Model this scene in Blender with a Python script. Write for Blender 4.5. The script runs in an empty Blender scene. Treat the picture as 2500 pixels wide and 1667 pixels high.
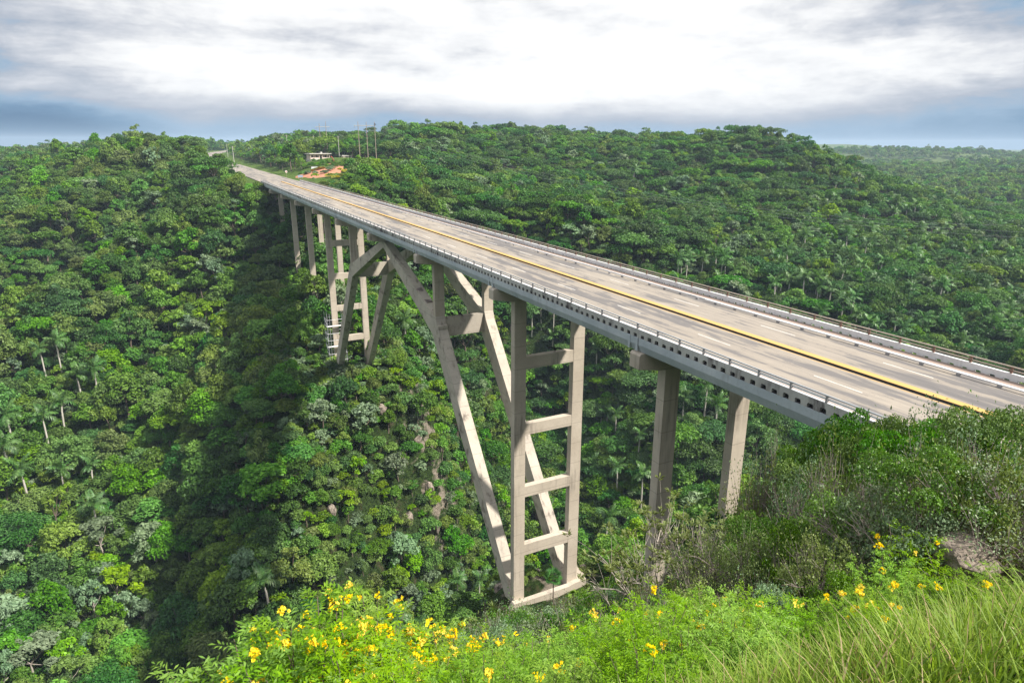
import bpy, math, random
import numpy as np
from mathutils import Vector, Matrix
from mathutils.bvhtree import BVHTree

S = bpy.context.scene
COL = S.collection
PI = math.pi

# ------------------------------------------------------------------ camera
CAM = np.array([-40.10, -41.59, 18.363])
YAW, PITCH, ROLL, FPX = 0.466996, -0.290578, 0.0025748, 1606.44
_f = np.array([math.sin(YAW)*math.cos(PITCH), math.cos(YAW)*math.cos(PITCH), math.sin(PITCH)])
_r0 = np.array([math.cos(YAW), -math.sin(YAW), 0.0])
_u0 = np.cross(_r0, _f)
_r = _r0*math.cos(ROLL) + _u0*math.sin(ROLL)
_u = -_r0*math.sin(ROLL) + _u0*math.cos(ROLL)
cd = bpy.data.cameras.new('camera')
cd.sensor_width = 36.0
cd.lens = FPX/2500.0*36.0
cd.clip_start = 0.1
cd.clip_end = 60000.0
cam = bpy.data.objects.new('camera', cd)
COL.objects.link(cam)
M = Matrix.Identity(4)
for i in range(3):
    M[i][0], M[i][1], M[i][2], M[i][3] = _r[i], _u[i], -_f[i], CAM[i]
cam.matrix_world = M
S.camera = cam

# ------------------------------------------------------------------ sun, sky, exposure
SUN_DIR = Vector((0.92, -1.0, 1.58)).normalized()        # towards the sun
sun_el = math.asin(SUN_DIR.z)
sun_az = math.atan2(SUN_DIR.x, SUN_DIR.y)                # clockwise from +Y
sl = bpy.data.lights.new('sun', 'SUN')
sl.energy = 5.0
sl.angle = math.radians(2.0)
sl.color = (1.0, 0.945, 0.86)
sun = bpy.data.objects.new('sun', sl)
COL.objects.link(sun)
sun.rotation_euler = (-SUN_DIR).to_track_quat('-Z', 'Y').to_euler()
sun.location = (60, -80, 150)

S.view_settings.view_transform = 'Standard'
S.view_settings.look = 'None'
S.view_settings.gamma = 1.0
S.view_settings.use_curve_mapping = False
S.view_settings.exposure = 0.66


class NT:
    """short notation for node trees"""
    def __init__(self, tree):
        self.t = tree
    def n(self, kind, **kw):
        nd = self.t.nodes.new(kind)
        for k, v in kw.items():
            if k == 'inp':
                for kk, vv in v.items():
                    s = nd.inputs[kk]
                    if isinstance(vv, bpy.types.NodeSocket):
                        self.t.links.new(vv, s)
                    else:
                        s.default_value = vv
            else:
                setattr(nd, k, v)
        return nd
    def math(self, op, a, b=0.0, c=None, clamp=False):
        nd = self.n('ShaderNodeMath', operation=op, use_clamp=clamp)
        for i, v in enumerate((a, b) if c is None else (a, b, c)):
            if isinstance(v, bpy.types.NodeSocket):
                self.t.links.new(v, nd.inputs[i])
            else:
                nd.inputs[i].default_value = v
        return nd.outputs[0]
    def mix(self, f, a, b, blend='MIX'):
        nd = self.n('ShaderNodeMix', data_type='RGBA', blend_type=blend)
        for idx, v in ((0, f), (6, a), (7, b)):
            if isinstance(v, bpy.types.NodeSocket):
                self.t.links.new(v, nd.inputs[idx])
            else:
                nd.inputs[idx].default_value = v if idx == 0 else (tuple(v)+(1.0,))[:4]
        return nd.outputs[2]
    def ramp(self, f, stops, interp='LINEAR'):
        nd = self.n('ShaderNodeValToRGB')
        cr = nd.color_ramp
        cr.interpolation = interp
        while len(cr.elements) < len(stops):
            cr.elements.new(0.5)
        for e, (p, c) in zip(cr.elements, stops):
            e.position = p
            e.color = (c, c, c, 1) if not hasattr(c, '__len__') else (tuple(c)+(1.0,))[:4]
        self.t.links.new(f, nd.inputs[0])
        return nd.outputs[0]
    def noise(self, vec, scale, detail=3.0, rough=0.55, dist=0.0, out=0):
        nd = self.n('ShaderNodeTexNoise', inp={'Scale': scale, 'Detail': detail, 'Roughness': rough, 'Distortion': dist})
        if vec is not None:
            self.t.links.new(vec, nd.inputs['Vector'])
        return nd.outputs[out]
    def maprange(self, v, a, b, c=0.0, d=1.0, smooth=True):
        nd = self.n('ShaderNodeMapRange', interpolation_type='SMOOTHSTEP' if smooth else 'LINEAR', clamp=True)
        self.t.links.new(v, nd.inputs[0])
        for i, x in enumerate((a, b, c, d)):
            nd.inputs[i+1].default_value = x
        return nd.outputs[0]
    def scale(self, vec, s, loc=(0, 0, 0)):
        nd = self.n('ShaderNodeMapping', inp={'Scale': s, 'Location': loc})
        self.t.links.new(vec, nd.inputs['Vector'])
        return nd.outputs[0]


w = bpy.data.worlds.new('World')
S.world = w
w.use_nodes = True
w.node_tree.nodes.clear()
T = NT(w.node_tree)
sky = T.n('ShaderNodeTexSky', sky_type='NISHITA', sun_disc=False, sun_elevation=sun_el, sun_rotation=sun_az,
          altitude=100.0, air_density=1.0, dust_density=1.5, ozone_density=1.0)
bg_sky = T.n('ShaderNodeBackground', inp={'Color': sky.outputs[0], 'Strength': 0.06})
geo = T.n('ShaderNodeTexCoord')
gen = geo.outputs['Generated']
sep = T.n('ShaderNodeSeparateXYZ', inp={0: gen})
zc = T.math('MAXIMUM', sep.outputs[2], 0.0)
# cloud decks seen edge-on near the horizon: project the direction onto a layer high above
den = T.math('ADD', zc, 0.10)
px = T.math('DIVIDE', sep.outputs[0], den)
py = T.math('DIVIDE', sep.outputs[1], den)
layer = T.n('ShaderNodeCombineXYZ', inp={0: px, 1: py, 2: 0.0}).outputs[0]
# cloud banks are wider than they are tall
def banked(k, loc):
    v = T.n('ShaderNodeCombineXYZ', inp={0: sep.outputs[0], 1: sep.outputs[1], 2: T.math('MULTIPLY', sep.outputs[2], k)}).outputs[0]
    return T.scale(v, (1, 1, 1), loc)
n_big = T.noise(banked(4.2, (3.1, 0.4, 7.7)), 1.7, 3.0, 0.5, 0.0)
n_mid = T.noise(banked(5.6, (0.3, 5.2, 1.9)), 3.2, 8.0, 0.60, 0.12)
n_puf = T.noise(banked(2.6, (4.3, 2.2, 0.9)), 9.0, 8.0, 0.62, 0.2)
n_fin = T.noise(layer, 0.9, 8.0, 0.62, 0.1)
# brightness of the cloud cover: thin and luminous to the north, thicker to both sides
dotc = T.n('ShaderNodeVectorMath', operation='DOT_PRODUCT', inp={0: gen, 1: (math.sin(0.46)*0.985, math.cos(0.46)*0.985, 0.17)}).outputs['Value']
bright = T.maprange(dotc, 0.74, 0.99)
west = T.maprange(sep.outputs[0], 0.05, -0.15)            # rain banks low in the north-west and, fainter, in the east
east = T.maprange(sep.outputs[0], 0.66, 0.90)
lift = T.maprange(zc, 0.010, 0.085)
cl = T.math('ADD', T.math('MULTIPLY', T.math('SUBTRACT', n_big, 0.5), 0.80), T.math('MULTIPLY', T.math('SUBTRACT', n_mid, 0.5), 1.15))
cl = T.math('ADD', cl, T.math('MULTIPLY', T.math('SUBTRACT', n_puf, 0.5), 0.80))
cl = T.math('MULTIPLY', cl, T.math('ADD', 0.22, T.math('MULTIPLY', lift, 0.78)))
lum = T.math('ADD', 0.24, T.math('MULTIPLY', lift, T.math('ADD', 0.18, T.math('MULTIPLY', bright, 0.42))))
lum = T.math('ADD', lum, cl)
low = T.math('SUBTRACT', 1.08, lift)
lum = T.math('SUBTRACT', lum, T.math('MULTIPLY', T.math('ADD', T.math('MULTIPLY', west, 0.33), T.math('MULTIPLY', east, 0.10)), low))
cloud = T.ramp(lum, [(0.0, (0.050, 0.112, 0.200)), (0.12, (0.100, 0.182, 0.285)), (0.26, (0.205, 0.292, 0.395)), (0.40, (0.300, 0.330, 0.385)),
                     (0.55, (0.43, 0.445, 0.48)), (0.70, (0.585, 0.59, 0.60)), (0.90, (0.71, 0.71, 0.71))])
# the dome behind and above is an even broken grey
high = T.maprange(sep.outputs[2], 0.20, 0.55)
grey = T.mix(T.maprange(n_fin, 0.35, 0.7), (0.50, 0.525, 0.57), (0.82, 0.83, 0.85))
cloud = T.mix(high, cloud, grey)
bg_cl = T.n('ShaderNodeBackground', inp={'Color': cloud, 'Strength': 1.0})
cover = T.maprange(n_fin, 0.12, 0.40, 0.85, 1.0)
mx = T.n('ShaderNodeMixShader', inp={0: cover, 1: bg_sky.outputs[0], 2: bg_cl.outputs[0]})
T.n('ShaderNodeOutputWorld', inp={0: mx.outputs[0]})

# ------------------------------------------------------------------ object helpers
rng = np.random.default_rng(7)
random.seed(7)


def tag(o, label=None, cat=None, group=None, kind=None):
    if label: o['label'] = label
    if cat: o['category'] = cat
    if group: o['group'] = group
    if kind: o['kind'] = kind
    return o


def make_mesh(name, V, F, mats=(), mi=None, tint=None, smooth=False):
    """V (n,3); F: array (m,4) of quads (a triangle repeats no index: pass (m,3)) or a list of arrays"""
    me = bpy.data.meshes.new(name)
    V = np.asarray(V, dtype=np.float32)
    Fl = F if isinstance(F, (list, tuple)) else [F]
    Fl = [np.asarray(f, dtype=np.int32) for f in Fl if len(f)]
    loops = np.concatenate([f.ravel() for f in Fl])
    sizes = np.concatenate([np.full(len(f), f.shape[1], dtype=np.int32) for f in Fl])
    starts = np.concatenate([[0], np.cumsum(sizes)[:-1]]).astype(np.int32)
    me.vertices.add(len(V)); me.vertices.foreach_set('co', V.ravel())
    me.loops.add(len(loops)); me.loops.foreach_set('vertex_index', loops)
    me.polygons.add(len(sizes)); me.polygons.foreach_set('loop_start', starts)
    me.polygons.foreach_set('loop_total', sizes)
    for m in mats:
        me.materials.append(m)
    if mi is not None:
        me.polygons.foreach_set('material_index', np.asarray(mi, dtype=np.int32))
    if smooth:
        me.polygons.foreach_set('use_smooth', np.ones(len(sizes), dtype=bool))
    if tint is not None:
        a = me.attributes.new('tint', 'FLOAT', 'POINT')
        a.data.foreach_set('value', np.asarray(tint, dtype=np.float32))
    me.update(calc_edges=True)
    me.validate()
    return me


def link(name, me, parent=None, loc=None):
    o = bpy.data.objects.new(name, me)
    COL.objects.link(o)
    if parent is not None: o.parent = parent
    if loc is not None: o.location = loc
    return o


def empty(name, loc=(0, 0, 0), rz=0.0, sc=1.0):
    o = bpy.data.objects.new(name, None)
    o.empty_display_size = 0.3
    COL.objects.link(o)
    o.location = loc
    o.rotation_euler = (0, 0, rz)
    o.scale = (sc, sc, sc)
    return o


class MB:
    """collects quads / ngons into one mesh"""
    def __init__(self):
        self.v, self.f, self.m = [], [], []
    def add(self, verts, faces, mi=0):
        b = len(self.v)
        self.v += [tuple(x) for x in verts]
        self.f += [tuple(i+b for i in f) for f in faces]
        self.m += [mi]*len(faces)
        return self
    def box(self, x0, x1, y0, y1, z0, z1, mi=0):
        return self.add([(x0,y0,z0),(x1,y0,z0),(x1,y1,z0),(x0,y1,z0),(x0,y0,z1),(x1,y0,z1),(x1,y1,z1),(x0,y1,z1)],
                        [(0,3,2,1),(4,5,6,7),(0,1,5,4),(1,2,6,5),(2,3,7,6),(3,0,4,7)], mi)
    def prism(self, poly, axis, a, b, mi=0):
        """poly: 2-D points; axis 'x' -> (y,z) points swept in x, 'y' -> (x,z), 'z' -> (x,y)"""
        n = len(poly)
        def at(p, t):
            return {'x': (t, p[0], p[1]), 'y': (p[0], t, p[1]), 'z': (p[0], p[1], t)}[axis]
        vs = [at(p, a) for p in poly] + [at(p, b) for p in poly]
        fs = [tuple(range(n-1, -1, -1)), tuple(range(n, 2*n))]
        fs += [(i, (i+1) % n, n+(i+1) % n, n+i) for i in range(n)]
        return self.add(vs, fs, mi)
    def tube(self, pts, radii, n=6, mi=0, cap=True):
        pts = [Vector(p) for p in pts]
        if not hasattr(radii, '__len__'): radii = [radii]*len(pts)
        ring = []
        base = len(self.v)
        for i, p in enumerate(pts):
            d = (pts[min(i+1, len(pts)-1)] - pts[max(i-1, 0)])
            d.normalize()
            a = d.cross(Vector((0, 0, 1)))
            if a.length < 1e-3: a = Vector((1, 0, 0))
            a.normalize(); b = d.cross(a)
            ring.append([p + (a*math.cos(2*PI*k/n) + b*math.sin(2*PI*k/n))*radii[i] for k in range(n)])
        for r in ring: self.v += [tuple(x) for x in r]
        for i in range(len(pts)-1):
            for k in range(n):
                self.f.append((base+i*n+k, base+i*n+(k+1) % n, base+(i+1)*n+(k+1) % n, base+(i+1)*n+k)); self.m.append(mi)
        if cap:
            self.f.append(tuple(base+k for k in range(n-1, -1, -1))); self.m.append(mi)
            self.f.append(tuple(base+(len(pts)-1)*n+k for k in range(n))); self.m.append(mi)
        return self
    def mesh(self, name, mats, bevel=0.0, smooth=False):
        me = bpy.data.meshes.new(name)
        me.from_pydata(self.v, [], self.f)
        for m in (mats if isinstance(mats, (list, tuple)) else [mats]):
            me.materials.append(m)
        me.polygons.foreach_set('material_index', self.m)
        import bmesh
        bm = bmesh.new(); bm.from_mesh(me)
        bmesh.ops.recalc_face_normals(bm, faces=bm.faces)
        if bevel:
            bmesh.ops.bevel(bm, geom=list(bm.edges), offset=bevel, segments=1, affect='EDGES', clamp_overlap=True)
        bm.to_mesh(me); bm.free()
        if smooth: me.polygons.foreach_set('use_smooth', [True]*len(me.polygons))
        me.update()
        return me
    def build(self, name, mats, parent=None, loc=None, bevel=0.0, smooth=False):
        return link(name, self.mesh(name, mats, bevel, smooth), parent, loc)


def copy_tree(o, parent=None):
    c = o.copy(); COL.objects.link(c); c.parent = parent
    for ch in list(o.children):
        copy_tree(ch, c)
    return c


def principled(name, rough=0.8, spec=0.3):
    m = bpy.data.materials.new(name)
    m.use_nodes = True
    m.node_tree.nodes.clear()
    t = NT(m.node_tree)
    b = t.n('ShaderNodeBsdfPrincipled', inp={'Roughness': rough, 'Specular IOR Level': spec})
    t.n('ShaderNodeOutputMaterial', inp={0: b.outputs[0]})
    return m, t, b


def plain(name, col, rough=0.7, spec=0.3, metal=0.0, var=0.15, scale=6.0):
    m, t, b = principled(name, rough, spec)
    tc = t.n('ShaderNodeTexCoord').outputs['Object']
    n = t.noise(tc, scale, 4.0, 0.6)
    t.t.links.new(t.mix(n, tuple(c*(1-var) for c in col), tuple(min(1, c*(1+var)) for c in col)), b.inputs['Base Color'])
    b.inputs['Metallic'].default_value = metal
    return m


# ------------------------------------------------------------------ materials: concrete, road
def concrete(name, c0, c1, stain=(0.055, 0.045, 0.05), stain_amt=0.5, streak=(0.9, 0.9, 0.07), board=True, wide=0.0, p0=0.42):
    m, t, b = principled(name, 0.88, 0.2)
    pos = t.n('ShaderNodeNewGeometry').outputs['Position']
    big = t.noise(pos, 0.22, 4.0, 0.6)
    fine = t.noise(pos, 3.5, 5.0, 0.65)
    col = t.mix(t.maprange(big, 0.3, 0.72), c0, c1)
    col = t.mix(t.math('MULTIPLY', t.maprange(fine, 0.45, 0.8), 0.35), col, tuple(0.62*c for c in c0))
    # rain streaks running down the faces
    st = t.noise(t.scale(pos, streak), 1.6, 5.0, 0.65, 0.2)
    patch = t.noise(pos, 0.16, 3.0, 0.6)
    sm = t.math('MULTIPLY', t.maprange(st, 0.52-wide, 0.74-wide), t.maprange(patch, p0, p0+0.2))
    col = t.mix(t.math('MULTIPLY', sm, stain_amt), col, stain)
    if board:                                            # faint pour lines
        sep = t.n('ShaderNodeSeparateXYZ', inp={0: pos})
        fr = t.math('FRACT', t.math('DIVIDE', sep.outputs[2], 3.0))
        ln = t.math('LESS_THAN', fr, 0.03)
        col = t.mix(t.math('MULTIPLY', ln, 0.45), col, tuple(0.5*c for c in c0))
    t.t.links.new(col, b.inputs['Base Color'])
    bp = t.n('ShaderNodeBump', inp={'Strength': 0.35, 'Distance': 0.04, 'Height': t.noise(pos, 5.0, 6.0, 0.7)})
    t.t.links.new(bp.outputs[0], b.inputs['Normal'])
    return m


M_CONC = concrete('pier_concrete', (0.450, 0.387, 0.310), (0.540, 0.473, 0.387), stain=(0.10, 0.085, 0.08), stain_amt=0.55, streak=(0.8, 0.8, 0.06), wide=0.03, p0=0.40)
M_ARCH = concrete('arch_concrete', (0.414, 0.369, 0.310), (0.522, 0.468, 0.387), stain=(0.10, 0.075, 0.062), stain_amt=0.85, streak=(0.7, 0.3, 0.3), wide=0.04, p0=0.38)
M_GIRD = concrete('girder_concrete', (0.378, 0.423, 0.450), (0.540, 0.576, 0.594), stain=(0.20, 0.19, 0.18), stain_amt=0.55, streak=(0.8, 0.8, 0.12), board=False)
M_PARA = concrete('parapet_concrete', (0.414, 0.405, 0.378), (0.540, 0.531, 0.495), stain=(0.045, 0.028, 0.034), stain_amt=0.95, streak=(1.0, 0.55, 0.13), board=False, wide=0.06, p0=0.34)
M_PARW = concrete('white_parapet', (0.594, 0.594, 0.594), (0.720, 0.720, 0.720), stain=(0.25, 0.22, 0.20), stain_amt=0.5, streak=(1, 0.8, 0.2), board=False)
M_DARK = plain('dark_slab_and_shade', (0.03, 0.026, 0.028), 0.9)  # near-black for the deck slab and for the painted shade strips
M_GALV = plain('galvanised_steel', (0.50, 0.51, 0.52), 0.5, 0.5, 0.3, 0.12, 3.0)
M_STEEL = plain('grey_steel_post', (0.30, 0.29, 0.29), 0.6, 0.4, 0.2, 0.25, 4.0)
M_RUST = plain('rusty_steel_post', (0.20, 0.115, 0.085), 0.8, 0.2, 0.0, 0.35, 5.0)
M_RUSTL = plain('weathered_steel_rail', (0.42, 0.36, 0.29), 0.75, 0.3, 0.0, 0.3, 2.0)

def asphalt():
    m, t, b = principled('worn_asphalt', 0.85, 0.25)
    pos = t.n('ShaderNodeNewGeometry').outputs['Position']
    sep = t.n('ShaderNodeSeparateXYZ', inp={0: pos})
    # wheel tracks and worn bands run along the bridge
    lane = t.noise(t.scale(pos, (1.0, 0.035, 1.0)), 0.85, 5.0, 0.62, 0.35)
    edge = t.noise(t.scale(pos, (1.0, 0.30, 1.0)), 0.55, 6.0, 0.6, 0.6)
    v = t.math('ADD', t.math('MULTIPLY', lane, 0.7), t.math('MULTIPLY', edge, 0.45))
    worn = t.ramp(v, [(0.45, (0.140, 0.131, 0.128)), (0.545, (0.182, 0.167, 0.156)), (0.565, (0.280, 0.245, 0.206)), (0.70, (0.335, 0.293, 0.243))])
    fine = t.noise(t.scale(pos, (1, 0.12, 1)), 4.0, 6.0, 0.7)
    col = t.mix(t.math('MULTIPLY', t.maprange(fine, 0.4, 0.75), 0.30), worn, (0.15, 0.14, 0.138))
    crack = t.noise(t.scale(pos, (1, 0.06, 1)), 1.7, 3.0, 0.5, 1.2)
    cl = t.math('LESS_THAN', t.math('ABSOLUTE', t.math('SUBTRACT', crack, 0.52)), 0.0035)
    col = t.mix(t.math('MULTIPLY', cl, 0.5), col, (0.09, 0.085, 0.085))
    grain = t.noise(pos, 60.0, 2.0, 0.6)
    col = t.mix(0.10, col, grain, 'MULTIPLY')
    t.t.links.new(col, b.inputs['Base Color'])
    bp = t.n('ShaderNodeBump', inp={'Strength': 0.2, 'Distance': 0.01, 'Height': grain})
    t.t.links.new(bp.outputs[0], b.inputs['Normal'])
    return m

M_ASPH = asphalt()

def paint(name, col, wear=0.35, scale=2.5):
    m, t, b = principled(name, 0.7, 0.3)
    pos = t.n('ShaderNodeNewGeometry').outputs['Position']
    n = t.noise(t.scale(pos, (1, 0.3, 1)), scale, 6.0, 0.7)
    col2 = t.mix(t.math('MULTIPLY', t.maprange(n, 0.52, 0.75), wear), col, (0.28, 0.25, 0.22))
    t.t.links.new(col2, b.inputs['Base Color'])
    return m

M_YEL = paint('yellow_kerb_paint', (0.52, 0.325, 0.105), 0.45)
M_WHT = paint('white_lane_paint', (0.60, 0.58, 0.54), 0.8, 5.0)
M_WALK = paint('reddish_walkway_concrete', (0.30, 0.225, 0.185), 0.4, 1.2)

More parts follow.
